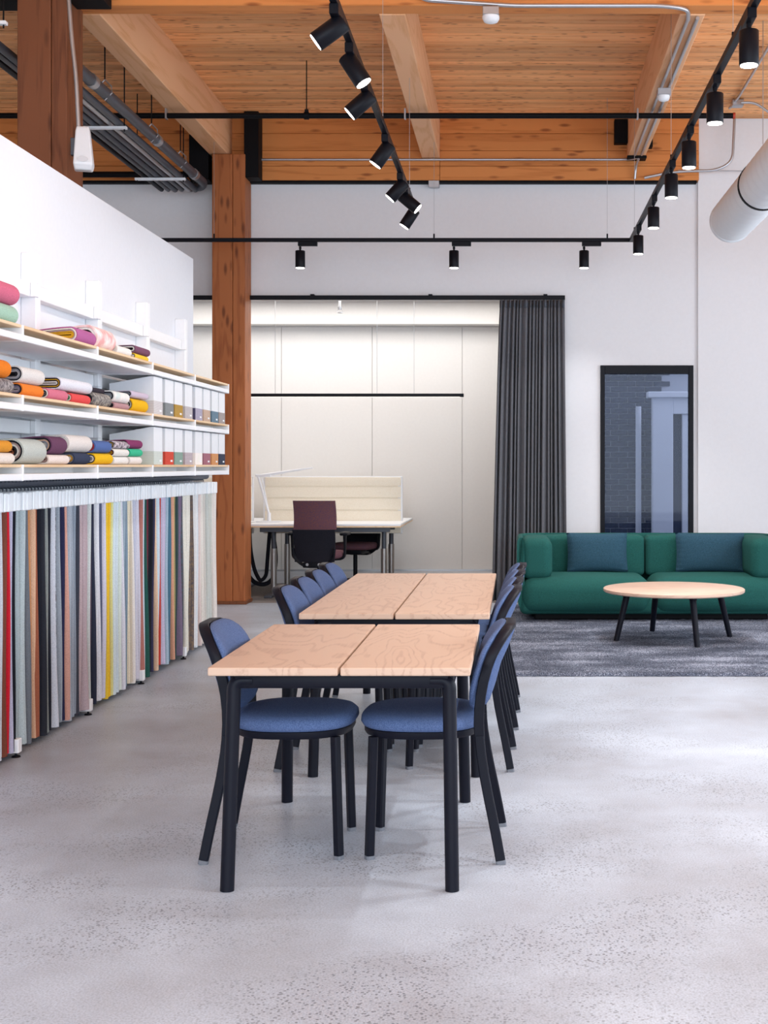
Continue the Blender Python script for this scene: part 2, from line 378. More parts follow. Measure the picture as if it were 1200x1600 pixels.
# window in the back wall with its alley
wx0, wx1, wz0, wz1 = 0.884, 1.834, 0.25, 2.41
wn = structure('window_1', box(BM(), wx0, wx0+.045, WB-.03, WB+.06, wz0, wz1, 0.002, 1), M['black_metal'])
for nm, a in (('frame', (wx1-.045, wx1, wz0, wz1)), ('frame', (wx0+.045, wx1-.045, wz1-.085, wz1)), ('frame', (wx0+.045, wx1-.045, wz0, wz0+.05))):
    b = BM(); box(b, a[0], a[1], WB-.03, WB+.06, a[2], a[3], 0.002, 1); link(nm, b, M['black_metal'], wn, False)
b = BM(); box(b, wx0+.045, wx1-.045, WB+.02, WB+.026, wz0+.05, wz1-.085); link('pane', b, M['pane'], wn, False)
structure('floor', box(BM(), 0.75, 6.2, WB+.2, 18, -0.1, -0.02), M['tar'])
bw = simple('brick_wall', box(BM(), 0.76, 3.2, 15.52, 15.75, 0, 4.0), M['mortar'], 'grey brick wall outside seen through the black framed window', 'wall')
b = BM(); box(b, 0, 0.196, 0, .06, 0, 0.055, 0.004, 1); o = link('brick', b, M['brick'], bw, False); me0 = o.data
first = True
for r_ in range(38):
    for c_ in range(5):
        if not first: o = bpy.data.objects.new('brick', me0); C.objects.link(o); o.parent = bw
        first = False
        o.location = (0.78+c_*.208+(0.1 if r_ % 2 else 0)-.02, 15.50+random.uniform(-.006, .004), 0.04+r_*.066)
b = BM(); box(b, 0.76, 3.2, 15.40, 15.75, 2.56, 3.4); link('lintel', b, M['stone'], bw, False)
dr = structure('door_1', box(BM(), 1.62, 1.86, 14.95, 15.1, 0, 2.18, 0.006, 1), M['outdoor_white'])
b = BM(); box(b, 1.86, 2.7, 14.95, 15.1, 1.99, 2.18, 0.006, 1); link('door_head', b, M['outdoor_white'], dr, False)
b = BM(); box(b, 1.56, 2.7, 14.90, 15.1, 2.18, 2.25, 0.008, 1); link('cornice', b, M['outdoor_white'], dr, False)
b = BM(); box(b, 1.86, 2.7, 15.05, 15.08, 0, 1.99); link('door_glass', b, M['dark_pane'], dr, False)
b = BM(); box(b, 1.97, 2.05, 14.98, 15.06, 0, 1.99, 0.004, 1); link('door_stile', b, M['outdoor_white'], dr, False)
b = BM(); cyl(b, (1.50, 15.42, 0), (1.50, 15.42, 2.1), 0.035); simple('downpipe', b, M['outdoor_white'], 'white downpipe on the brick wall outside the window', 'pipe')

# ---------------------------------------------------------------- curtain and its rail
cr = thing('curtain_rail', 'long black ceiling curtain rail across the office opening', 'rail', (-2.4, 13.03, 3.085))
b = BM(); box(b, -4.0, 2.92, -.02, .02, -.012, .032, 0.002, 1); link('rail', b, M['black_metal'], cr, False)
for x in (-0.9, 0.35, 1.55, 2.72):
    b = BM(); box(b, x-.02, x+.02, -.025, .06, .025, .045, 0.002, 1); link('bracket', b, M['black_metal'], cr, False)
cu = thing('curtain', 'charcoal pleated curtain drawn to the right of the office opening', 'curtain', (0.12, 13.0, 0))
b = BM(); rows = []
NC, NR = 300, 14
for j in range(NR+1):
    v = j/NR; z = 3.065 - v*3.05
    xl = -0.262 - 0.085*v**0.8; xr = 0.395 + 0.025*v
    amp = 0.026 + 0.018*min(1, v*3)
    row = []
    for i in range(NC+1):
        u = i/NC; ph = u*17*6.283 + 1.5*math.sin(u*23)+1.1*math.sin(u*9+v*1.2)+0.8*math.sin(u*41)
        row.append((xl+(xr-xl)*u + 0.004*math.sin(ph*1.0+1), amp*math.sin(ph)*(0.8+0.25*math.sin(u*31+v)) - 0.01*math.sin(u*60)*v, z))
    rows.append(row)
loft(b, rows, cap=False, closed=False)
o = link('drape', b, M['curtain'], cu, True, 80)
md = o.modifiers.new('thickness', 'SOLIDIFY'); md.thickness = 0.003
b = BM(); rows = []
for z in (3.068, 2.99):
    rows.append([(-0.262+0.657*i/240, -0.006+0.029*math.sin(i/240*17*6.283+1.5*math.sin(i/240*23)+1.1*math.sin(i/240*9)+0.8*math.sin(i/240*41)), z) for i in range(241)])
loft(b, rows, cap=False, closed=False); o = link('header_tape', b, fabric('header_tape', '#646870', '#52565e', 200), cu, True, 80)
md = o.modifiers.new('thickness', 'SOLIDIFY'); md.thickness = 0.004

# ---------------------------------------------------------------- rug, sofa, coffee table
b = BM(); nx, ny = 150, 170; rows = []
for j in range(ny+1):
    row = []
    for i in range(nx+1):
        e = 0 if i in (0, nx) or j in (0, ny) else 1
        row.append((-.10+3.9*i/nx+random.uniform(-.006, .006), 8.40+4.2*j/ny+random.uniform(-.006, .006), 0.002+e*(0.020+random.uniform(-.005, .005))))
    rows.append(row)
loft(b, rows, cap=False, closed=False)
simple('rug', b, M['rug'], 'dark grey plush rug under the green sofa', 'rug')
RUGZ = 0.022

def rbox(x0, x1, y0, y1, z0, z1, bev, seg=5, puff=0.0):
    b = BM(); b2 = bmesh.new(); bmesh.ops.create_cube(b2, size=1.0)
    for v in b2.verts: v.co = Vector((x0+(v.co.x+.5)*(x1-x0), y0+(v.co.y+.5)*(y1-y0), z0+(v.co.z+.5)*(z1-z0)))
    bmesh.ops.bevel(b2, geom=list(b2.edges), offset=bev, segments=seg, affect='EDGES', profile=0.5)
    if puff:
        bmesh.ops.subdivide_edges(b2, edges=[e for e in b2.edges if e.calc_length() > bev], cuts=5, use_grid_fill=True)
        cx, cy, cz = (x0+x1)/2, (y0+y1)/2, (z0+z1)/2
        for v in b2.verts:
            u, w_, q = (v.co.x-cx)/((x1-x0)/2), (v.co.y-cy)/((y1-y0)/2), (v.co.z-cz)/((z1-z0)/2)
            v.co.z += puff*max(0, q)*(1-u*u)*(1-w_*w_)
            v.co.y += -puff*max(0, -w_)*(1-u*u)*(1-q*q)
    merge(b, b2); return b
sf = thing('sofa', 'green upholstered two-seat sofa with rounded arms on the grey rug', 'sofa', (1.215, 11.22, RUGZ))
W2 = 1.185
b = BM()
# the shell: a rounded plan lofted from a tucked-in foot up to the rim of back and arms, open to the front
def shell_path(off, fr):
    o_ = W2-off; r_ = 0.22; pts = [(-o_, fr), (-o_, 0.93-off-r_)]
    for k in range(1, 7): a = R(180-15*k); pts.append((-o_+r_+r_*math.cos(a), 0.93-off-r_+r_*math.sin(a)))
    left = pts; return left+[(-x, y) for x, y in reversed(left)]
outer = [(0.10, 0.06, 0.16), (0.04, 0.09, 0.06), (0.012, 0.15, 0.03), (0, 0.25, 0.02), (0, 0.62, 0.03), (0.004, 0.70, 0.08), (0.02, 0.722, 0.12)]
inner = [(0.045, 0.722, 0.12), (0.055, 0.70, 0.08), (0.058, 0.62, 0.05), (0.06, 0.2, 0.05)]
rings = [[(x, y, z) for x, y in shell_path(o_, f)] for o_, z, f in outer+inner]
loft(b, rings, cap=False, closed=False)
for q in (0, -1):
    vs = [b.verts.new(rg[q]) for rg in rings]
    for a_, c_ in zip(range(0, 5), range(len(vs)-1, 5, -1)): b.faces.new((vs[a_], vs[a_+1], vs[max(c_-1, a_+2)], vs[c_])) if c_-1 > a_+1 else b.faces.new((vs[a_], vs[a_+1], vs[c_]))
bmesh.ops.remove_doubles(b, verts=b.verts, dist=0.0004)
o = link('shell', b, M['sofa'], sf, True, 60); md = o.modifiers.new('thickness', 'SOLIDIFY'); md.thickness = 0.012; md.offset = 0
link('base', rbox(-W2+.02, W2-.02, .03, .90, .052, .20, .055), M['sofa'], sf, True, 60)
link('plinth', rbox(-W2+.15, W2-.15, .12, .82, 0, .06, .01, 1), M['black_steel'], sf, True)
for s in (-1, 1):
    link('seat_cushion', rbox(min(s*.003, s*(W2-.03)), max(s*.003, s*(W2-.03)), -.01, .72, .06, .375, .115, 7, .022), M['sofa'], sf, True, 70)
    link('back_cushion', rbox(min(s*.003, s*.96), max(s*.003, s*.96), .62, .86, .34, .715, .05, 5, .012), M['sofa'], sf, True, 70)
    link('arm_cushion', rbox(min(s*(W2-.028), s*(W2-.31)), max(s*(W2-.028), s*(W2-.31)), .05, .74, .355, .725, .085, 6, 0), M['sofa'], sf, True, 70)
def pillow(w_, h_, th, loc, tilt, rz, label):
    b = BM(); n = 22
    front, back = [], []
    for j in range(n+1):
        fr, bk = [], []
        for i in range(n+1):
            u, v = i/n*2-1, j/n*2-1
            px = u*w_/2*(1-.05*(1-v*v)**1.0*0 - .035*abs(u)**3*(1-abs(v)**1.5)); pz = v*h_/2*(1-.05*abs(v)**3*(1-abs(u)**1.5))
            t = th/2*((1-abs(u)**2.6)*(1-abs(v)**2.6))**0.5
            wr = 0.005*math.sin(v*26+u*3)*abs(u)**4 + 0.004*math.sin(u*30)*abs(v)**5
            fr.append((px, -t+wr, pz)); bk.append((px, t+wr, pz))
        front.append(fr); back.append(bk)
    loft(b, front, False, False); loft(b, back, False, False)
    bmesh.ops.remove_doubles(b, verts=b.verts, dist=0.0008)
    o = simple('pillow', b, M['pillow'], label, 'pillow'); o.location = loc; o.rotation_euler = (tilt, 0, rz); return o
pillow(.56, .36, .15, (0.765, 11.755, 0.59), R(-9), R(3), 'dark teal pillow leaning on the left half of the sofa')
pillow(.63, .36, .15, (1.80, 11.755, 0.59), R(-9), R(-3), 'dark teal pillow leaning on the right half of the sofa')

ct = thing('coffee_table', 'round pale wood coffee table with four black legs on the rug', 'table', (1.257, 10.07, RUGZ), R(14.5))
rr_ = 0.552
def ring(r, z, n=72): return [(r*math.cos(6.28319*k/n), r*math.sin(6.28319*k/n), z) for k in range(n)]
b = BM(); loft(b, [ring(rr_-.008, .372), ring(rr_, .380), ring(rr_, .397), ring(rr_-.006, .402)]); link('tabletop', b, M['oak_round'], ct, True, 40)
b = BM()
for k in range(4):
    b2 = BM(); box(b2, 0.0, 0.43, -.02, .02, .345, .3715, .004, 1); merge(b, b2, Matrix.Rotation(R(90*k), 4, 'Z'))
link('frame', b, M['black_frame'], ct)
for k in range(4):
    a = R(90*k); c, s = math.cos(a), math.sin(a)
    b = BM(); cyl(b, (c*.385, s*.385, .371), (c*.478, s*.478, 0.0), .026, .021, 16); link('leg', b, M['black_frame'], ct)

# ---------------------------------------------------------------- dining tables and chairs
def dining_table(x0, x1, y0, y1, label):
    xc, yc = (x0+x1)/2, (y0+y1)/2; hx, hy = (x1-x0)/2, (y1-y0)/2
    t = thing('dining_table', label, 'table', (xc, yc, 0))
    for s in (-1, 1):
        b = BM(); box(b, min(s*.004, s*hx), max(s*.004, s*hx), -hy, hy, .701, .729, .005, 2); link('tabletop_board', b, M['oak'], t, False)
    b = BM(); ix, iy = hx-.075, hy-.07
    for s in (-1, 1):
        box(b, -ix, ix, s*iy-.018, s*iy+.018, .652, .7005, .006, 2); box(b, s*ix-.018, s*ix+.018, -iy, iy, .652, .7005, .006, 2)
    box(b, -.025, .025, -iy, iy, .67, .7005, .004, 1)
    link('frame', b, M['black_frame'], t)
    for sx in (-1, 1):
        for sy in (-1, 1):
            b = BM()
            p = round_path([(sx*(ix-.06), sy*iy, .676), (sx*(ix+.003), sy*iy, .676), (sx*(hx-.06), sy*(hy-.018), 0.0)], .05, 8)
            rad = [.021+.002*min(1, i/6) for i in range(len(p))]
            sweep(b, p, rad, 0, (0, 1, 0.001), 18); link('leg', b, M['black_frame'], t)
    return t
dining_table(-.994, -.141, 4.15, 5.29, 'nearer square pale wood dining table with black round legs')
dining_table(-.955, -.108, 5.68, 7.80, 'longer pale wood dining table behind the square one')

def prof(z):   # fore-aft position of the rear leg and back frame at height z
    P = [(0, -.258), (.12, -.236), (.25, -.208), (.36, -.188), (.46, -.178), (.55, -.180), (.64, -.196), (.73, -.225), (.82, -.27)]
    for (a, xa), (b_, xb) in zip(P, P[1:]):
        if z <= b_: t = (z-a)/(b_-a); return xa+(xb-xa)*t
    return P[-1][1]
def sprof(z): return (prof(max(0, z-.05))+2*prof(z)+prof(min(.82, z+.05)))/4 if 0.05 < z < .77 else prof(z)
def make_chair(label):
    t = thing('dining_chair', label, 'chair', group='blue padded dining chairs')
    cx = 0.022; n = 48
    def outl(s, z): return [(cx+x*(1.0 if x > 0 else .93), y, z) for x, y, _ in sup(.226-s, .228-s, n, 2.7)]
    b = BM(); loft(b, [outl(.02, .452), outl(.004, .456), outl(-.004, .468), outl(-.002, .484), outl(.012, .497), outl(.04, .504), outl(.12, .506)]); link('seat_pad', b, M['blue_felt'], t, True, 60)
    b = BM(); loft(b, [outl(.03, .425), outl(.012, .428), outl(.008, .435), outl(.008, .452)]); link('seat_frame', b, M['black_frame'], t, True, 40)
    for s in (-1, 1):
        b = BM(); p = [(.193, s*.172, .43), (.197, s*.174, .30), (.206, s*.178, .014)]
        sweep(b, p, .03, .03, (1, .6*s, 0)); l = link('leg', b, M['black_frame'], t)
        b = BM(); sweep(b, [(.206, s*.178, .014), (.2065, s*.178, 0)], .03, .03, (1, .6*s, 0)); link('glide', b, M['glide'], l)
    for s in (-1, 1):
        zz = [.44, .38, .30, .22, .15, .08, .014]
        b = BM(); p = [(sprof(z), s*(.205+.03*(1-z/.45)**1.3), z) for z in zz]
        sweep(b, p, .034, .022, (1, 0, 0)); l = link('leg', b, M['black_frame'], t)
        b = BM(); sweep(b, [p[-1], (p[-1][0]-.0025, p[-1][1], 0)], .034, .022, (1, 0, 0)); link('glide', b, M['glide'], l)
    # the arched back frame: up one side, over the top, down the other
    hw = .205; zt = .812; r_ = .13; arch = [(-hw, z) for z in (.425, .48, .53, .58, .63, zt-r_)]
    for k in range(1, 10): a = R(180-10*k); arch.append((-hw+r_+r_*math.cos(a), zt-r_+r_*math.sin(a)))
    arch = arch+[(-y_, z_) for y_, z_ in reversed(arch[:-1])] if abs(arch[-1][0]) < 1e-6 else arch+[(-y_, z_) for y_, z_ in reversed(arch)]
    def bow(y_): return -.03*(1-(y_/hw)**2)
    b = BM(); p = [(sprof(z_)+bow(y_)*max(0, min(1, (z_-.45)/.2)), y_, z_) for y_, z_ in arch]
    sweep(b, p, .036, .014, (1, 0, 0.02)); link('back_frame', b, M['black_frame'], t, True, 45)
    # pad inside the arch
    b = BM(); rings = []; m_ = 40
    inn = hw; zt2 = zt+.002; zb = .515
    def outline(s):
        pts = []
        for k in range(m_):
            a = 6.28319*k/m_; c, q = math.cos(a), math.sin(a)
            e = 2/3.4
            y_ = (inn-s)*math.copysign(abs(c)**e, c); z_ = (zt2+zb)/2+((zt2-zb)/2-s)*math.copysign(abs(q)**e, q)
            pts.append((y_, z_))
        return pts
    for s, off in ((.09, .046), (.025, .045), (.002, .037), (-.004, .028), (-.002, .020), (.010, .0185), (.010, -.016), (.03, -.026), (.09, -.029)):
        rings.append([(sprof(z_)+bow(y_)*max(0, min(1, (z_-.45)/.2))+off+.004, y_, z_) for y_, z_ in outline(s)])
    loft(b, rings); link('back_pad', b, M['blue_felt'], t, True, 70)
    return t
XL, XR = -.822, -.302
ch = make_chair('blue padded chair at the left of the nearer square table'); ch.location = (XL, 4.68, 0)
copy_tree(ch, (XR, 4.68, 0), math.pi, 'blue padded chair at the right of the nearer square table')
for i, y in enumerate((6.02, 6.48, 6.94, 7.42)):
    wh = ['nearest', 'second', 'third', 'farthest'][i]
    copy_tree(ch, (XL+.01, y, 0), 0, wh + ' blue padded chair along the left side of the longer table')
    copy_tree(ch, (XR+.03+.012*i, y, 0), math.pi, wh + ' blue padded chair along the right side of the longer table')

# ---------------------------------------------------------------- shelving on the partition
BAYS = [4.66, 5.69, 6.715, 7.74, 8.77, 9.80]
FX = -2.18
up_y = [4.70, 5.70, 6.73, 7.74, 8.76, 9.77]
su = thing('shelf_uprights', 'white wall uprights and rails carrying the shelves on the partition', 'uprights', (-2.58, 7.2, 0))
for y in up_y:
    b = BM(); box(b, 0.0, .08, y-7.2-.034, y-7.2+.034, 1.31, 2.5, .004, 1); link('upright', b, M['white_metal'], su, False)
for y0, y1 in zip(up_y, up_y[1:]):
    for z0, z1 in ((2.265, 2.34), (1.86, 1.93), (1.55, 1.62)):
        b = BM(); box(b, 0.0, .058, y0-7.2+.035, y1-7.2-.035, z0, z1, .003, 1); box(b, .0585, .088, y1-7.2-.06, y1-7.2-.012, z0, z1, .003, 1); link('rail', b, M['white_metal'], su, False)
def wall_shelf(zt, label):
    t = thing('wall_shelf', label, 'shelf', (FX, 7.2, zt), group='white shelves with wooden tops')
    for y0, y1 in zip(BAYS, BAYS[1:]):
        a, c = y0-7.2+.008, y1-7.2-.008
        b = BM(); box(b, -.33, -.006, a, c, -.014, 0, .002, 1); link('wood_board', b, M['ply_edge'], t, False)
        b = BM(); box(b, -.33, -.13, a, c, -.042, -.014); box(b, -.33, -.004, a, c, -.072, -.042, .003, 1); link('tray', b, M['white_metal'], t, False)
    for i, y in enumerate(BAYS):
        e = 0.0 if i == len(BAYS)-1 else .008
        b = BM(); box(b, -.395, 0, y-7.2-.008, y-7.2+e, -.074, -.001, .002, 1); link('bracket', b, M['white_metal'], t, False)
    return t
ZS = (1.39, 1.70, 2.01)
wall_shelf(ZS[0], 'lowest white shelf, just above the hanging fabrics')
wall_shelf(ZS[1], 'middle white shelf holding folded fabrics and files')
wall_shelf(ZS[2], 'topmost white shelf, holding only folded fabrics')

FAB = {}
def fab(col, kind=0):
    k = (col, kind)
    if k not in FAB:
        nm = 'textile_'+col.strip('#')
        if kind == 0: FAB[k] = fabric(nm, col, None, 240, .22)
        elif kind == 1: FAB[k] = fabric(nm+'_speckled', col, '#5a5458', 55)
        elif kind == 2: FAB[k] = fabric(nm+'_blotched', col, '#f3e8e4', 16)
        else: FAB[k] = striped(nm+'_striped', col, '#4c4a52', 'Y', 22)
    return FAB[k]
def yat(px, X): return X*2000/(px-803)
def bundle(shelf, x0, x1, z0, H, colname, col, inner, kind=0, xf=-2.215, depth=.27, end=.55, place=''):
    y0, y1 = yat(x0, xf), yat(x1, xf)
    t = thing('folded_fabric', '', 'fabric', (xf, y0, ZS[shelf]+z0+.001))
    L = y1-y0-.006
    n = 1+len(inner)
    th = H/2/(n+.6)
    def profile(r, sgn_top):     # nested U: half circle toward the aisle, legs run back to the wall and close up
        pts = []
        for k in range(7): pts.append((-depth+(depth-H/2)*k/7, None, k/7))
        return pts
    for i in range(n):
        ro = H/2-i*th; ri = ro-th*0.86
        if i == n-1: ri = max(ro-th*1.2, .001)
        outer_, inner_ = [], []
        for rad, lst in ((ro, outer_), (ri, inner_)):
            for k in range(6):     # upper leg from the back
                f = k/6; sag = (1-f)**1.6*(1-end)
                xx = -depth+.012*i+(depth-H/2)*f
                zc = H/2*(1-sag); lst.append((xx, zc+rad*(1-sag)))
            for k in range(13):
                a = R(90-15*k); lst.append((-H/2+rad*math.cos(a), H/2+rad*math.sin(a)))
            for k in range(6):
                f = 1-(k+1)/6; sag = (1-f)**1.6*(1-end)
                xx = -depth+.012*i+(depth-H/2)*f
                zc = H/2*(1-sag); lst.append((xx, zc-rad*(1-sag)))
        sec = outer_+inner_[::-1]
        b = BM(); jit = random.uniform(-.006, .006) if i else 0
        rings = []
        for q, (yy, s) in enumerate(((0+jit+.002*i, .97), (.008+jit+.002*i, 1), (L*.5, 1.0), (L-.02-.002*i, 1), (L-.006-.002*i, .97), (L-.002*i, .9))):
            rings.append([(-H/2+(x+H/2)*s if x > -H/2 else x, yy, H/2+(z-H/2)*s) for x, z in sec])
        loft(b, rings)
        cc, kk = (col, kind) if i == 0 else (inner[i-1], 0)
        link('fabric_layer', b, fab(cc, kk), t, True, 50)
    t['label'] = colname + ' folded fabric ' + place
    t['group'] = 'folded fabrics on the shelves'
BK, YL, WH, GY, NV, RD = '#25242b', '#d9a52c', '#e9e5de', '#8d8f98', '#2c3450', '#a8343a'
lo, mi, to = 'on the lowest shelf', 'on the middle shelf', 'on the topmost shelf'
bundle(0, -45, 25, 0, .050, 'ivory', '#ece4dc', [GY], place=lo+' at the frame edge, below the amber one')
bundle(0, -45, 21, .052, .052, 'amber orange', '#e39a35', [BK], place=lo+' at the frame edge')
bundle(0, 38, 75, 0, .118, 'pale grey-green thick', '#c4c9c2', [BK, '#b09a94', WH, BK, '#c77'+'a5a'], place=lo+', the thickest there', depth=.33)
bundle(0, 77, 110, 0, .046, 'off-white', '#eee2da', ['#a88a84'], place=lo+' under the purple one')
bundle(0, 82, 107, .048, .088, 'purple', '#6d4560', [BK, '#e0b49a', GY, '#c8c4c0'], place=lo+' resting on an off-white one', depth=.33)
bundle(0, 109, 146, .062, .088, 'cream linen', '#e9e1db', [WH, '#efe9e2'], place=lo+' between the purple and the blue ones', depth=.3)
bundle(0, 117, 143, 0, .060, 'navy', '#363f57', [GY, '#b98a35', WH], place=lo+' below the cream linen one')
bundle(0, 150, 176, .062, .066, 'bright blue', '#5870a8', [RD, '#7c2630'], place=lo+' resting on the yellow one')
bundle(0, 150, 178, 0, .060, 'bright yellow', '#efbd1e', [NV, WH, GY], place=lo+' below the bright blue one')
bundle(0, 179, 202, 0, .044, 'plain white', '#efece8', [WH], place=lo+', bottom of the stack beside the yellow one')
bundle(0, 179, 203, .046, .042, 'white', '#eeebe4', [BK, RD, YL], place=lo+' with red and yellow inner layers')
bundle(0, 179, 204, .090, .042, 'speckled white', '#d9ccd4', [BK, YL, GY], 1, place=lo+' below the plum sheets')
bundle(0, 204, 223, 0, .046, 'pale ivory', '#efe7e2', [WH], place=lo+' under the emerald one')
bundle(0, 204, 224, .048, .044, 'emerald green', '#3fbf92', [BK, '#8c8'+'a80'], place=lo+' near the files')
bundle(0, 200, 224, .094, .050, 'magenta plum', '#8a3a66', [BK, '#5c4f4a', GY], place=lo+' on top of the emerald one', depth=.33, end=.3)
bundle(1, -45, 24, 0, .066, 'mottled grey', '#a9a3a2', [BK, GY], 1, place=mi+' at the frame edge')
bundle(1, -45, 20, .068, .080, 'orange', '#ef8426', [RD], place=mi+' at the frame edge, on the mottled grey one')
bundle(1, 36, 70, 0, .058, 'bright orange', '#f08532', [BK, '#8d8'+'19a', '#b9b0b8'], place=mi+' under the cream one')
bundle(1, 36, 72, .060, .076, 'cream', '#e6e1dd', [BK, GY, '#bdb9bd', BK], place=mi+' with black and grey inner layers')
bundle(1, 77, 108, 0, .056, 'pink', '#d8788e', [WH, BK, '#8e8890'], place=mi+' beside the bright orange one')
bundle(1, 113, 143, 0, .050, 'coral red', '#e35353', [WH, '#3a8a5c'], place=mi+' next to the pink one')
bundle(1, 96, 146, .058, .062, 'white', '#e9e9f0', [BK, YL, BK, WH], place=mi+' with black and yellow inner layers', depth=.33, end=.7)
bundle(1, 148, 176, 0, .076, 'speckled grey', '#a8a39a', [BK], 1, place=mi+' beside the coral red one')
bundle(1, 144, 174, .078, .030, 'near-black', '#3a333c', [BK], place=mi+' lying on the speckled grey one', depth=.33, end=.35, xf=-2.27)
bundle(1, 179, 203, 0, .038, 'dusty mauve', '#b98f93', [BK], place=mi+' under the pale mint one')
bundle(1, 179, 204, .040, .062, 'pale mint patterned', '#d3dcd8', [BK, GY, '#b9bcc0'], 2, place=mi+' on the dusty mauve one')
bundle(1, 208, 233, 0, .080, 'golden yellow', '#efb91a', ['#8f8a80', WH, BK, '#d8d0c0'], place=mi+' next to the files')
bundle(1, 206, 233, .082, .038, 'pale lavender', '#d2c3d4', [BK, GY], place=mi+' on the golden yellow one', depth=.33, end=.3)
bundle(2, -40, 31, 0, .088, 'mint green', '#a9cdb9', [WH], place=to+' under the rose pink one')
bundle(2, -40, 33, .090, .095, 'rose pink', '#d9708c', [BK], place=to+' at the frame edge')
bundle(2, 122, 152, 0, .082, 'magenta pink', '#b5679c', [WH, '#b8a0a8', YL, YL], place=to+' with yellow inner layers', depth=.30)
bundle(2, 153, 183, 0, .125, 'pale pink patterned', '#e3aaa8', [WH, BK, YL], 2, place=to+', the thickest there', depth=.36, end=.3)
bundle(2, 184, 207, 0, .052, 'plain white', '#f1efec', [WH], place=to+' between the pink patterned and the plum ones')
bundle(2, 212, 233, 0, .034, 'yellow and white', '#f0c93a', [BK, WH], place=to+' under the plum one')
bundle(2, 212, 236, .036, .046, 'plum', '#7a4f66', [GY, WH, BK], place=to+' nearest the column', depth=.33, end=.4)

# magazine files
def fileset(shelf, cols, names, where):
    pxs = (240, 258, 273, 289, 305, 318, 331, 342)
    for i, (px, c, nm) in enumerate(zip(pxs, cols, names)):
        y0 = yat(px, -2.20); wd = 0.195
        t = thing('magazine_file', 'white file with %s lower part, %s from column end of %s' % (nm, ordinal(8-i), where), 'file',
                  (-2.20, y0, ZS[shelf]+.001), group='white fabric files on the shelves')
        b = BM(); sec = [(0, 0), (0, .230), (-.02, .230), (-.27, .185), (-.27, 0)]
        loft(b, [[(x, yy, z) for x, z in sec] for yy in (0, wd)]); link('case', b, M['white_plastic'], t, False)
        b = BM(); box(b, -.272, .0015, -.0015, wd+.0015, .0005, .082); link('fabric_cover', b, c if not isinstance(c, str) else fab(c), t, False)
        b = BM(); box(b, .0015, .003, wd-.075, wd-.03, .018, .03); link('label_tag', b, M['white_metal'], t, False)
fileset(1, [striped('stripe_grey', '#b9b3b4', '#ddd8d6', 'Z', 60), '#8c9192', '#b8934a', '#c4bcbc', striped('zigzag', '#4a4662', '#d7cfe0', 'Y', 25), '#c9ad98', '#6f8797', '#a9a09c'],
        ['striped grey', 'stone grey', 'mustard', 'pale taupe', 'zigzag violet', 'sand', 'slate blue', 'warm grey'], 'the middle shelf')
fileset(0, [striped('stripe_sage', '#b8c0b8', '#d8ded4', 'Z', 50), '#d4513f', '#8fa79a', striped('stripe_mauve', '#a3949a', '#c6b9bb', 'Z', 60), fab('#eee9df', 2), '#a8707c', '#d79a68', '#3f4656'],
        ['pale sage', 'red', 'sage green', 'striped mauve', 'speckled ivory', 'dusty rose', 'apricot', 'dark navy'], 'the lowest shelf')

# ---------------------------------------------------------------- hanging fabric rack
FOOT_Y = [5.05, 6.08, 7.11, 8.12, 9.16, 10.17]
rk = thing('fabric_rack', 'long low rail below the shelves carrying the hanging fabrics', 'rack', (-2.45, 7.2, 0))
b = BM(); cyl(b, (-.01, -2.6, 1.303), (-.01, 3.02, 1.303), .026, n=16); link('hanging_rail', b, M['rail_grey'], rk)
for y in FOOT_Y:
    b = BM(); box(b, -.11, .105, y-7.2-.022, y-7.2+.022, .022, .088, .003, 1); f = link('foot', b, M['white_metal'], rk, False)
    b = BM(); cyl(b, (.085, y-7.2, 0), (.085, y-7.2, .007), .022, .018, 14); cyl(b, (.085, y-7.2, .007), (.085, y-7.2, .022), .006, n=10); link('levelling_pad', b, M['black_metal'], f)
    b = BM(); box(b, -.125, -.112, y-7.2-.015, y-7.2+.015, .03, 1.27, .002, 1); link('post', b, M['white_metal'], rk, False)
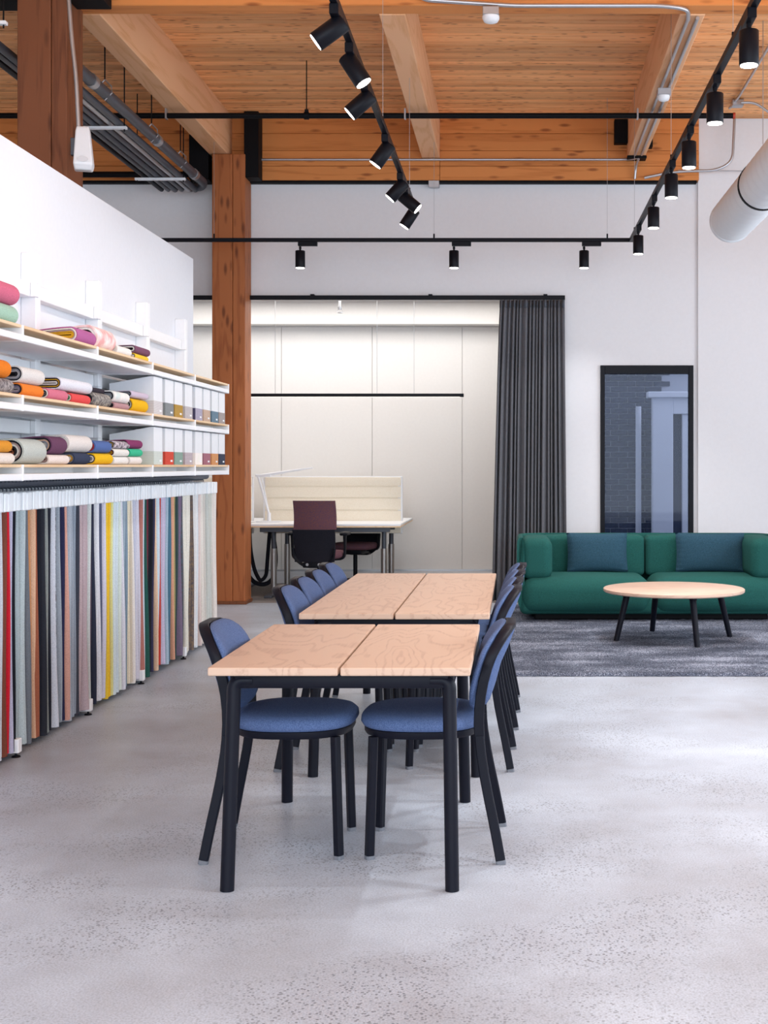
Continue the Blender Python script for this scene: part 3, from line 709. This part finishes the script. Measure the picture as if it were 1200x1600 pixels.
SEQ = [(0, '#c9cbd2', 'pale grey'), (5, '#d4d2d6', 'light silver'), (10, '#7a4435', 'rust brown'), (14, '#cf1f31', 'bright red'), (20, '#b9b7cf', 'pale lilac'), (25, '#191a24', 'black'), (30, '#a9b6bb', 'blue-grey'),
       (36, '#b4c0c3', 'pale blue-grey'), (41, '#6d7178', 'mid grey'), (46, '#5b4338', 'dark brown'), (50, '#c58a5c', 'tan'), (54, '#d9b092', 'peach tan'), (59, '#9b5b43', 'terracotta'), (64, '#191b27', 'black navy'), (69, '#2a2c35', 'charcoal'),
       (73, '#8d9290', 'sage grey'), (78, '#232530', 'black'), (84, '#cfd2dc', 'silver white'), (89, '#a5b0ba', 'dotted blue-grey'), (94, '#9aa3ad', 'steel grey'), (98, '#2b2c4b', 'indigo'), (102, '#c0392f', 'scarlet'),
       (106, '#d9a393', 'salmon'), (110, '#aab2bd', 'grey-blue'), (115, '#9fa8b4', 'cool grey'), (120, '#8f99a6', 'storm grey'), (124, '#3d404c', 'slate black'), (129, '#c3aeb2', 'dusty pink'), (134, '#bda9ae', 'rose grey'),
       (139, '#cdd2d0', 'pale green-grey'), (144, '#6c5c69', 'mauve brown'), (148, '#33374a', 'dark navy'), (153, '#e2e3e9', 'white'), (157, '#dcdce4', 'soft white'), (160, '#595f78', 'denim'), (163, '#d6d3e2', 'lavender white'),
       (167, '#efc83f', 'sunny yellow'), (171, '#f2c233', 'golden yellow'), (175, '#e3df9a', 'lemon'), (178, '#cfdfe2', 'ice blue'), (182, '#d8e4ea', 'pale ice blue'), (186, '#dbe5dc', 'pale mint'), (190, '#dfdee8', 'pearl'),
       (194, '#9fafbb', 'slate blue-grey'), (198, '#8599a8', 'dusty blue'), (202, '#eadfc6', 'cream'), (206, '#cfc3b1', 'beige'), (209, '#ece6df', 'ivory'), (213, '#c3c5d6', 'lavender grey'), (217, '#d6d4e0', 'pale lavender'),
       (221, '#b5776e', 'dusty rust'), (224, '#c9d7e2', 'powder blue'), (229, '#27574f', 'bottle green'), (232, '#6e2f3d', 'burgundy'), (237, '#20222c', 'black'), (240, '#3b3a55', 'dark violet'), (243, '#e6c4a8', 'peach'),
       (248, '#c9dae4', 'sky grey'), (253, '#c1453a', 'brick red'), (258, '#c8bfd6', 'lilac'), (262, '#a9bccb', 'mist blue'), (266, '#4b7388', 'teal blue'), (271, '#e3a98c', 'apricot'), (274, '#a59a6c', 'olive'), (278, '#3d514f', 'dark spruce'),
       (282, '#7d6e86', 'mauve'), (286, '#56646f', 'speckled slate'), (290, '#e8e4d8', 'cream white'), (296, '#eae5da', 'off-white'), (300, '#7f6b58', 'patterned brown'), (304, '#e9e7e6', 'chalk'), (309, '#dfe4e8', 'pale frost'), (313, '#e6d3cd', 'blush'),
       (317, '#ece5dc', 'warm white'), (321, '#d8d2ca', 'oatmeal'), (326, '#c9ccc6', 'pale moss grey'), (331, '#cfd0c8', 'stone'), (335, '#e7dfd8', 'shell white')]
ys = []
y = 5.66
while y < 10.14: ys.append(y); y += 0.0457
NS = len(ys)
for i, y in enumerate(ys):
    px = 803-2.36*2000/y
    j = min(range(len(SEQ)), key=lambda q: abs(SEQ[q][0]-px)); _, col, cn = SEQ[j]
    t = thing('hanging_fabric_sample', '%s hanging fabric sample, %s from the column end of the rack' % (cn, ordinal(NS-i)), 'fabric sample', (-2.51, y, 0), group='hanging fabric samples')
    dx = random.uniform(-.006, .006)
    b = BM(); box(b, -.058, .152+dx, -.0188, .0188, 1.168, 1.256+random.uniform(-.004, .004), .004, 1); link('header_bar', b, M['white_metal'], t, False)
    b = BM()
    hp = [(.05, 0, 1.255), (.05, 0, 1.272)]+[(.05-.026*math.sin(R(a))*1.18, 0, 1.303-.031*math.cos(R(a))) for a in range(0, 271, 30)]
    sweep(b, hp, .004, 0, (0, 1, 0), 5); link('hook', b, M['rail_grey'], t)
    # cloth: a folded sheet hanging from the bar
    ph = random.uniform(0, 6.28); a1 = random.uniform(.004, .011); ph2 = random.uniform(0, 6.28)
    fl = random.uniform(-.014, .02); tw = random.uniform(-.016, .016); rings = []; zb = random.uniform(.028, .048)
    for q in range(9):
        v = q/8; z = 1.175+(zb-1.175)*v
        th = .0175 + .002*v*math.sin(ph)
        xe = .147+dx+fl*v**1.3+.004*math.sin(v*5+ph2); xb = -.056
        ring_ = []
        def cy(u): return tw*v*u + a1*math.sin(u*9+ph+v*2)*v
        for u in (0.0, .35, .62, .82, .92, .975): ring_.append((xb+(xe-xb)*u, cy(u)-th*(1 if u < .95 else .75), z))
        for (du, s) in ((1.0, -.35), (.993, -.12), (.978, 0), (.993, .12), (1.0, .35)): ring_.append((xb+(xe-xb)*du, cy(1)+th*s*1.5, z))
        for u in (.975, .92, .82, .62, .35, 0.0): ring_.append((xb+(xe-xb)*u, cy(u)+th*(1 if u < .95 else .75), z))
        rings.append(ring_)
    loft(b := BM(), rings)
    link('cloth', b, fab(col, 1 if cn in ('dotted blue-grey', 'speckled slate', 'patterned brown') else 0), t, True, 60)

# ---------------------------------------------------------------- office furniture
def desk(xl, xr, yf, yb, label, edge):
    t = thing('desk', label, 'desk', ((xl+xr)/2, (yf+yb)/2, 0)); hx = (xr-xl)/2; hy = (yb-yf)/2
    b = BM(); box(b, -hx, hx, -hy, hy, .757, .779, .003, 1); link('desktop', b, M['white_plastic'], t, False)
    b = BM(); box(b, -hx, hx, -hy, hy, .742, .757, .002, 1); link('desktop_edge', b, M['ply_edge'], t, False)
    b = BM(); box(b, -hx+.12, hx-.12, -.30, -.24, .69, .742, .003, 1); box(b, -hx+.12, hx-.12, .24, .30, .69, .742, .003, 1); link('frame', b, M['dark_grey'], t, False)
    for s in (-1, 1):
        x = s*(hx-.21)
        b = BM(); cyl(b, (x, 0, .03), (x, 0, .50), .033, n=20); l = link('leg', b, M['steel'], t)
        b = BM(); cyl(b, (x, 0, .50), (x, 0, .742), .026, n=20); link('inner_column', b, M['dark_grey'], l)
        b = BM(); box(b, x-.04, x+.04, -.34, .34, 0, .03, .006, 2); link('foot', b, M['dark_grey'], l, False)
    return t
desk(-2.78, -1.18, 13.30, 14.09, 'white standing desk in the office, nearer of the right pair', 1)
desk(-2.78, -1.18, 14.12, 14.90, 'white standing desk in the office behind the cream screen', 1)
desk(-4.42, -2.82, 13.30, 14.09, 'white standing desk mostly hidden behind the rear column', 1)
desk(-4.42, -2.82, 14.12, 14.90, 'white standing desk at the office wall behind the rear column', 1)
def screen(xl, xr, label):
    t = thing('desk_screen', label, 'screen', ((xl+xr)/2, 14.105, .62)); hx = (xr-xl)/2
    b = BM(); box(b, -hx, hx, -.012, .012, 0.02, .65, .006, 2); link('core', b, M['white_plastic'], t, False)
    zz = [0.02, .275, .41, .54, .642]
    for z0, z1 in zip(zz, zz[1:]):
        b = BM(); box(b, -hx+.02, hx-.02, -.022, .020, z0+.004, z1-.004, .006, 2); link('felt_panel', b, M['screen_felt'], t, True)
    for z in zz[1:-1]:
        b = BM(); cyl(b, (-hx+.03, -.024, z), (hx-.05, -.024, z), .004, n=8); link('seam_piping', b, M['screen_felt'], t)
    return t
screen(-2.76, -1.225, 'cream felt desk screen behind the plum office chair'); screen(-4.40, -2.865, 'cream felt desk screen half hidden by the rear column')
dl = thing('desk_lamp', 'white jointed desk lamp on the office desk left of the chair', 'lamp', (-2.66, 13.75, .779))
b = BM(); box(b, -.10, .15, -.06, .06, 0, .014, .005, 2); link('base', b, M['white_plastic'], dl)
b = BM(); cyl(b, (.03, 0, .012), (.03, 0, .10), .022, .018); tube(b, [(.035, 0, .07), (-.09, 0, .50)], .013); tube(b, [(.03, 0, .10), (-.045, 0, .47)], .006); link('lower_arm', b, M['white_plastic'], dl)
b = BM(); box(b, -.115, .05, -.012, .012, .485, .515, .004, 1); tube(b, [(-.09, 0, .50), (.37, 0, .565)], .013); tube(b, [(-.05, 0, .485), (.30, 0, .55)], .006); link('upper_arm', b, M['white_plastic'], dl)
b = BM(); sweep(b, [(.28, 0, .555), (.5, 0, .583)], .018, .05, (0, 0, 1)); link('lamp_head', b, M['white_plastic'], dl)

def office_chair(loc, rz, label):
    t = thing('office_chair', label, 'chair', loc, rz)          # faces +Y
    def back(z0, z1, wa, wb, y_, th):
        rings = []
        for q in range(7):
            v = q/6; z = z0+(z1-z0)*v; hw = wa+(wb-wa)*v; yo = y_-.05*v+.03*math.sin(v*3.1)
            rings.append([(x*hw, yo-.035*(x*x) * -1 - th/2*0 + (th if s else 0), z) for s in (0,) for x in (-1, -.66, -.33, 0, .33, .66, 1)] +
                         [(x*hw, yo+.035*(x*x)+th, z) for x in (1, .66, .33, 0, -.33, -.66, -1)])
        return loft(BM(), rings)
    link('upper_backrest', back(.745, 1.035, .215, .212, -.22, .035), M['plum'], t, True, 50)
    link('lower_backrest', back(.42, .745, .20, .215, -.235, .03), M['black_mesh'], t, True, 50)
    b = BM(); sweep(b, round_path([(-.21, -.22, .56), (-.20, -.22, .46), (-.10, -.20, .375), (.10, -.20, .375), (.20, -.22, .46), (.21, -.22, .56)], .06), .03, .022, (0, 0.3, 1)); box(b, -.11, .11, -.25, -.1, .365, .42, .012, 2)
    link('back_bracket', b, M['black_metal'], t)
    for x in (-.06, .06): b = BM(); cyl(b, (x, -.258, .398), (x, -.249, .398), .014); link('bolt', b, M['galv'], t)
    b = BM(); loft(b, [sup(.22, .22, 36, 3.2, 0, .06, .445), sup(.245, .24, 36, 3.2, 0, .06, .46), sup(.25, .245, 36, 3.2, 0, .06, .49), sup(.225, .22, 36, 3.2, 0, .06, .515), sup(.13, .13, 36, 3.2, 0, .06, .522)]); link('seat', b, M['plum'], t, True, 60)
    b = BM(); box(b, -.12, .12, -.12, .2, .39, .445, .012, 2); link('mechanism', b, M['black_metal'], t)
    for s in (-1, 1):
        b = BM(); sweep(b, round_path([(s*.13, .0, .43), (s*.265, .0, .44), (s*.275, -.01, .68)], .05), .045, .022, (0, 1, 0)); a_ = link('armrest', b, M['black_metal'], t)
        b = BM(); loft(b, [sup(.04, .12, 24, 3.5, s*.268, .02, .68), sup(.045, .125, 24, 3.5, s*.268, .02, .69), sup(.045, .125, 24, 3.5, s*.268, .02, .70), sup(.035, .115, 24, 3.5, s*.268, .02, .712)]); link('arm_pad', b, M['black_metal'], a_)
    b = BM(); cyl(b, (0, .03, .10), (0, .03, .40), .024); cyl(b, (0, .03, .07), (0, .03, .13), .04); link('gas_lift', b, M['black_metal'], t)
    for k in range(5):
        a = R(72*k+20); c, s = math.cos(a), math.sin(a)
        b = BM(); sweep(b, [(0, .03, .105), (c*.31, .03+s*.31, .072)], [.045, .03], .03, (-s, c, 0)); g = link('base_arm', b, M['black_metal'], t)
        b = BM(); cyl(b, (c*.305-s*.02, .03+s*.305+c*.02, .03), (c*.305+s*.02, .03+s*.305-c*.02, .03), .03); cyl(b, (c*.305, .03+s*.305, .04), (c*.305, .03+s*.305, .075), .008); link('caster', b, M['black_metal'], g)
    return t
office_chair((-1.985, 13.02, 0), R(-4), 'plum and black office chair in front of the cream desk screen')
office_chair((-1.79, 14.52, 0), R(170), 'plum office chair tucked behind the far desk, only its seat showing')
b = BM(); p = [at(390, 826, 13.9), at(391, 860, 13.9), at(398, 893, 13.9), at(407, 909, 13.95), at(416, 900, 14.0), at(419, 860, 14.0), at(422, 826, 14.0)]
simple_p = round_path(p, .12, 6); tube(b, simple_p, .021, 10)
cb = simple('cable_sleeve', b, M['black_mesh'], 'black cable sleeve drooping in a loop beneath the desks', 'cable')
b = BM(); p = [at(425, 826, 14.2), at(430, 855, 14.2), at(431, 880, 14.2), at(427, 905, 14.15), at(414, 914, 14.1), at(398, 911, 14.05), at(388, 900, 14.0), at(380, 870, 14.0), at(378, 826, 14.0)]
tube(b, round_path(p, .12, 6), .024, 10)
simple('cable_sleeve', b, M['black_mesh'], 'wider black cable sleeve sagging nearly to the office floor', 'cable')
pl = thing('pendant_light', 'slim black linear pendant hanging over the office desks', 'lamp', (-2.0, 13.9, 2.15))
b = BM(); box(b, -2.2, 1.455, -.02, .02, -.018, .018, .002, 1); link('bar', b, M['black_metal'], pl, False)
b = BM(); box(b, -2.15, 1.41, -.012, .012, -.0195, -.018); link('diffuser', b, emit('pendant_diffuser', '#fff3e0', 3.0), pl, False)
for x in (430, 589, 647):
    X = (x-803)*13.9/2000+2.0; b = BM(); cyl(b, (X, 0, .018), (X, 0, 1.25), .0025, n=6); link('suspension_wire', b, M['galv'], pl)
sp = thing('fire_sprinkler', 'small chrome sprinkler head under the office ceiling', 'sprinkler', (at(531, 470, 14.0).x, 14.0, 3.4))
b = BM(); cyl(b, (0, 0, -.28), (0, 0, 0), .014); link('drop_pipe', b, M['galv'], sp)
b = BM(); cyl(b, (0, 0, -.31), (0, 0, -.28), .022, .026); cyl(b, (0, 0, -.345), (0, 0, -.335), .035); tube(b, [(-.02, 0, -.31), (-.028, 0, -.325), (-.01, 0, -.34)], .004, 6); tube(b, [(.02, 0, -.31), (.028, 0, -.325), (.01, 0, -.34)], .004, 6); link('deflector', b, M['galv'], sp)

# ---------------------------------------------------------------- track lights
TZ = 3.56
def track(name_label, p0, p1, wires):
    t = thing('light_track', name_label, 'track', ((p0[0]+p1[0])/2, (p0[1]+p1[1])/2, TZ), group=None)
    hx, hy = (p1[0]-p0[0])/2, (p1[1]-p0[1])/2
    b = BM(); box(b, -abs(hx)-.018, abs(hx)+.018, -abs(hy)-.018, abs(hy)+.018, -.018, .018, .002, 1); link('rail', b, M['black_metal'], t, False)
    for (x, y) in wires:
        b = BM(); cyl(b, (x-t.location.x, y-t.location.y, .018), (x-t.location.x, y-t.location.y, CEIL-TZ), .0018, n=6); link('suspension_wire', b, M['galv'], t)
        b = BM(); cyl(b, (x-t.location.x, y-t.location.y, .018), (x-t.location.x, y-t.location.y, .06), .008, n=8); link('wire_clip', b, M['black_metal'], t)
    return t
track('black light track running deep on the right under the ceiling', (1.13, 3.2), (1.13, 12.3), [(1.13, 6.6), (1.13, 9.2), (1.13, 12.0)])
track('black light track running deep left of the middle, with tilted lamps', (-.84, 3.2), (-.84, 10.75), [(-.84, 8.2), (-.84, 10.3)])
track('black cross light track in front of the back wall', (-4.2, 12.338), (1.148, 12.338), [(-2.89, 12.338), (-.77, 12.338), (.9, 12.338)])
def spot(x, y, axis, label, power, off=0.0, along='Y', cone=100, col=(0.97, 0.98, 1.0)):
    t = thing('track_lamp', label, 'lamp', (x, y, TZ-.018), group='black cylinder track lamps')
    b = BM()
    if along == 'Y': box(b, -.022, .022, -.085, .085, -.05, 0, .003, 1)
    else: box(b, -.02, .165, -.022, .022, -.04, 0, .003, 1)
    link('adapter', b, M['black_metal'], t, False)
    ax = Vector(axis).normalized(); L, r_ = .165, .047
    piv = Vector((off, 0, -.085)); top = piv - ax*.045 if abs(ax.z) < .95 else piv
    b = BM(); cyl(b, (0, 0, -.045), (0, 0, -.07), .012); tube(b, [(0, 0, -.06), tuple(piv+ax*.03)], .009); link('arm', b, M['black_metal'], t)
    b = BM(); sweep(b, [top, top+ax*.004, top+ax*(L-.004), top+ax*L], [r_-.004, r_, r_, r_-.002], 0, (0.3, 1, .1), 32); h = link('housing', b, M['black_metal'], t, True, 50)
    b = BM(); sweep(b, [top+ax*(L-.001), top+ax*(L+.003)], [r_-.006, r_-.006], 0, (0.3, 1, .1), 32); link('lens', b, M['lens'], h)
    l = bpy.data.lights.new('lamp_beam', 'SPOT'); l.energy = power; l.spot_size = R(cone); l.spot_blend = 0.7; l.shadow_soft_size = .035; l.color = col
    o = bpy.data.objects.new('lamp_beam', l); C.objects.link(o); o.parent = t; o.location = top+ax*(L+.012)
    o.rotation_euler = ax.to_track_quat('-Z', 'Y').to_euler()
    return t
for i, y in enumerate((11.53, 10.27, 9.11, 8.19, 7.13, 6.1, 5.0, 3.95)):
    if i < 6: lb = '%s black downward lamp from the far end of the right track' % ordinal(i+1)
    else: lb = 'black downward lamp of the right track, %s the picture' % ('just in front of' if i == 6 else 'nearest the camera and outside')
    spot(1.12, y, (0, 0, -1), lb, SPOT_R)
for i, (y, ax) in enumerate(((6.05, (-122, 0, -90)), (6.6, (75, 0, -115)), (7.25, (-92, 0, -80)), (8.4, (-65, 0, -90)), (9.5, (-63, 0, -70)), (9.95, (60, 0, -50)), (10.55, (-17, 0, -26)))):
    side = 'left' if ax[0] < 0 else 'right'
    spot(-.84, y, ax, 'black lamp tilted %s, %s from the near end of the left track' % (side, ordinal(i+1)), SPOT_L, 0)
for x, px in ((-2.06, 'near the rear column'), (-.578, 'in the middle'), (.676, 'near the right corner')):
    spot(x, 12.338, (0, 0, -1), 'small black lamp on the cross track %s' % px, SPOT_C, along='X')

# ---------------------------------------------------------------- pipes, conduits, boxes, duct
pp = thing('sprinkler_pipe', 'long black sprinkler pipe crossing under the ceiling beams', 'pipe', (0, 11.2, 4.447))
b = BM(); cyl(b, (-6.6, 0, 0), (1.915, 0, 0), .024, n=16); link('pipe', b, M['black_steel'], pp)
b = BM(); cyl(b, (1.915, 0, 0), (1.935, 0, 0), .028, n=16); link('end_cap', b, M['red_cap'], pp)
for x in (479,):
    X = (x-803)*11.2/2000
    b = BM(); cyl(b, (X, 0, .03), (X, 0, CEIL-4.447), .005, n=8); h = link('hanger_rod', b, M['black_steel'], pp)
    b = BM(); sweep(b, [(X-.02, 0, 0), (X+.02, 0, 0)], .033, 0, (0, 1, .1), 14); box(b, X-.016, X+.016, -.012, .012, .02, .055, .003, 1); link('clamp', b, M['black_steel'], h)
for x in (260, 633, 996):
    X = (x-803)*11.2/2000; b = BM(); box(b, X-.008, X+.008, -.028, .028, -.03, .06, .002, 1); link('strap', b, M['galv'], pp, False)
def pipe_thing(name, pts, r, mat, label, cat='pipe', rad=.08):
    b = BM(); tube(b, round_path(pts, rad, 6) if len(pts) > 2 else pts, r, 12); return simple(name, b, mat, label, cat)
zc = 4.487
pipe_thing('conduit', [(-3.20, 12.97, zc-.0), (1.10, 12.97, zc), (1.20, 12.93, zc-.003), (1.235, 12.88, zc-.005)], .013, M['galv'], 'long galvanised conduit along the back wall girder', 'conduit')
pipe_thing('conduit', [(-.71, 8.64, 4.93), (-.71, 8.64, 4.625), (-.62, 8.64, 4.53), (.0, 8.64, 4.49), (1.0, 8.64, 4.49), (1.185, 8.70, 4.49), (1.21, 8.90, 4.485)], .015, M['galv'], 'bent galvanised conduit running along the front girder', 'conduit')
pipe_thing('conduit', [(1.21, 8.88, 4.49), (1.21, 12.78, 4.49)], .013, M['galv'], 'left one of two conduits under the right ceiling beam', 'conduit')
pipe_thing('conduit', [(1.275, 8.88, 4.49), (1.275, 12.78, 4.49)], .013, M['galv'], 'right one of two conduits under the right ceiling beam', 'conduit')
pipe_thing('conduit', [(1.245, 12.80, 4.45), (1.235, 12.95, 4.42), (1.225, 12.97, 4.29)], .013, M['galv'], 'short conduit dropping from the right beam to the wall', 'conduit')
pipe_thing('conduit', [(1.32, 12.955, 4.30), (1.62, 12.94, 4.36), (2.05, 12.94, 4.37), (2.21, 12.94, 4.46), (2.23, 12.94, 4.90)], .014, M['galv'], 'curved conduit on the white wall right of the girder', 'conduit', .14)
pipe_thing('conduit', [at(1140, 172, 12.6)+Vector((0, 0, .02)), at(1155, 150, 12.2), at(1205, 66, 10.6)], .013, M['galv'], 'conduit running along the ceiling at the far right', 'conduit')
pipe_thing('conduit', [(1.66, 12.94, 4.372), (2.9, 12.94, 4.355)], .006, M['galv'], 'thin grey cable across the white wall beside the duct', 'cable')
pipe_thing('conduit', [at(1158, 160, 12.3), at(1180, 160, 12.3), at(1205, 178, 12.3)], .012, M['galv'], 'short bent conduit leaving the ceiling box at the right edge', 'conduit')
pipe_thing('conduit', [(at(105, -5, 8.46).x, 8.46, 4.6), (at(112, 60, 8.46).x, 8.46, at(112, 60, 8.46).z), (at(119, 120, 8.46).x, 8.46, 3.95), (at(123, 200, 8.46).x, 8.46, 3.60)], .014, M['galv'], 'galvanised conduit running down the near dark column', 'conduit')
def fixture(x, y, d, label, r_=.05):
    c = at(x, y, d); t = thing('ceiling_sensor', label, 'sensor', tuple(c))
    b = BM(); box(b, -.055, .055, -.05, .05, 0, .055, .004, 1); link('junction_box', b, M['galv'], t, False)
    b = BM(); loft(b, [ring(r_, 0, 24), ring(r_, -.015, 24), ring(r_*.8, -.035, 24), ring(r_*.35, -.044, 24)]); link('cover', b, M['white_plastic'], t, True, 50)
fixture(323, 222, 12.7, 'white sensor on a box at the left end of the wall conduit')
fixture(767, 26, 8.62, 'white sensor hanging from the front girder', .058)
fixture(1037, 150, 10.4, 'white sensor halfway along the right ceiling beam')
fixture(998, 222, 12.78, 'white sensor at the far end of the right ceiling beam')
def jbox(c, label, s=(.05, .04, .04)):
    b = BM(); box(b, -s[0], s[0], -s[1], s[1], -s[2], s[2], .004, 1); o = simple('junction_box', b, M['galv'], label, 'box'); o.location = c
jbox(at(678, 288, 13.03), 'small grey junction box on the wall below the middle beam', (.055, .03, .035))
jbox(at(1152, 162, 12.4), 'small grey junction box under the ceiling at the right', (.055, .05, .03))
# spiral duct
du = thing('air_duct', 'white spiral air duct descending into the picture at the right', 'duct', (1.985, 7.0, 3.62))
DR = .19; NY = 260; b = BM(); rings = []; n = 40
for i in range(NY+1):
    y = -7.5+12.2*i/NY; rr2 = DR + (.009 if i % 4 == 0 else 0)
    rings.append([(rr2*math.cos(6.28319*k/n), y+.05*k/n*0, rr2*math.sin(6.28319*k/n)) for k in range(n)])
loft(b, rings, cap=False); link('spiral_tube', b, M['duct'], du, True, 60)
b = BM(); rings = []
for y, r2 in ((4.66, DR+.004), (4.72, DR+.004), (4.735, DR-.02), (4.735, DR-.12)): rings.append([(r2*math.cos(6.28319*k/n), y, r2*math.sin(6.28319*k/n)) for k in range(n)])
loft(b, rings); link('end_collar', b, M['duct'], du, True, 50)
for y in (3.2, 1.0):
    b = BM(); loft(b, [[((DR+q)*math.cos(6.28319*k/n), y+e, (DR+q)*math.sin(6.28319*k/n)) for k in range(n)] for q, e in ((.004, -.02), (.012, -.02), (.012, .02), (.004, .02))], cap=False); s_ = link('strap', b, M['black_steel'], du, True, 30)
    b = BM(); cyl(b, (-.0, y, DR+.01), (0, y, CEIL-3.62), .004, n=8); link('hanger_wire', b, M['galv'], s_)

# pipe bundle at the upper left
bp = thing('hanging_pipe', 'thick grey pipe slung from rods at the upper left', 'pipe', (-3.10, 10, 4.21))
b = BM(); tube(b, round_path([(0, -1.15, 0), (0, 2.78, 0), (-.04, 2.86, -.02), (-.16, 2.90, -.02)], .05), .045, 16); link('pipe', b, M['grey_pipe'], bp)
for y in (-.6, 1.1, 2.4):
    b = BM(); cyl(b, (0, y-.04, 0), (0, y+.04, 0), .051, n=16); h = link('coupling', b, M['galv'], bp)
for y in (-.3, .95, 1.9):
    b = BM(); cyl(b, (0, y, .10), (0, y, CEIL-4.21), .005, n=8); h = link('hanger_rod', b, M['black_steel'], bp)
    b = BM(); tube(b, [(0, y, .10), (-.05, y, .05), (-.054, y, 0), (0, y, -.054), (.054, y, 0), (.05, y, .05), (0, y, .10)], .006, 6); link('hanger_ring', b, M['galv'], h)
for i in range(6):
    X = -3.20-.068*i; Z = 4.16
    b = BM(); p = [(X, 8.9 if X > -3.34 else 4.5, Z), (X, 12.86, Z)]
    tube(b, p, .030 if i in (0, 3) else .024, 12)
    simple('ceiling_pipe', b, [M['grey_pipe'], M['galv'], M['grey_pipe'], M['dark_grey'], M['grey_pipe'], M['black_metal']][i], 'grey ceiling pipe, %s from the right of the bundle at upper left' % ordinal(i+1), 'pipe', 'bundled ceiling pipes')
for k, yy in enumerate((7.9, 10.35, 12.2)):
    t = thing('pipe_trapeze', '%s channel crossing beneath the bundled pipes' % ['hidden nearest', 'nearer white', 'farther white'][k], 'bracket', (-3.37, yy, 4.105))
    b = BM(); box(b, -.24, .24, -.02, .02, 0, .022, .002, 1); link('channel', b, M['white_metal'], t, False)
    for x in (-.22, .22):
        b = BM(); cyl(b, (x, 0, -.02), (x, 0, CEIL-4.105), .005, n=8); link('threaded_rod', b, M['black_steel'], t)
b = BM(); cyl(b, (-6.6, 12.9, 4.32), (-3.26, 12.9, 4.32), .03, n=12); simple('wall_pipe', b, M['black_steel'], 'black pipe low on the girder left of the rear column', 'pipe')
# emergency light on the near column
el = thing('wall_speaker', 'white wedge shaped wall unit on the side of the near dark column', 'speaker', (-2.825, 8.40, 3.48), R(14)); el.scale = (.68, .68, .95)
b = BM(); rings = [[(-.075, -.055, -.17), (.075, -.055, -.17), (.085, .055, -.17), (-.085, .055, -.17)], [(-.088, -.085, -.13), (.09, -.085, -.13), (.10, .055, -.13), (-.095, .055, -.13)], [(-.07, -.05, .10), (.06, -.05, .10), (.065, .055, .10), (-.075, .055, .10)], [(-.06, -.03, .135), (.05, -.03, .135), (.055, .05, .135), (-.065, .05, .135)]]
loft(b, rings); o = link('housing', b, M['white_plastic'], el, True, 30); md = o.modifiers.new('soft', 'BEVEL'); md.width = .012; md.segments = 3
b = BM(); loft(b, [sup(.05, .03, 20, 2.5, 0, -.088, -.085)] + [[(x*.9, -.0885-.002, -.105+.022*q) for x, q in ((0, 0),)*20]] if False else [[(.05*math.cos(a_*.314159), -.09+.016*math.sin(a_*.314159)*0, -.10+.02*math.sin(a_*.314159)) for a_ in range(20)], [(.045*math.cos(a_*.314159), -.072, -.10+.018*math.sin(a_*.314159)) for a_ in range(20)]])
link('lens', b, M['galv'], el, True, 40)
b = BM(); box(b, -.12, -.06, .02, .09, -.06, .06, .004, 1); link('mount', b, M['dark_grey'], el, False)
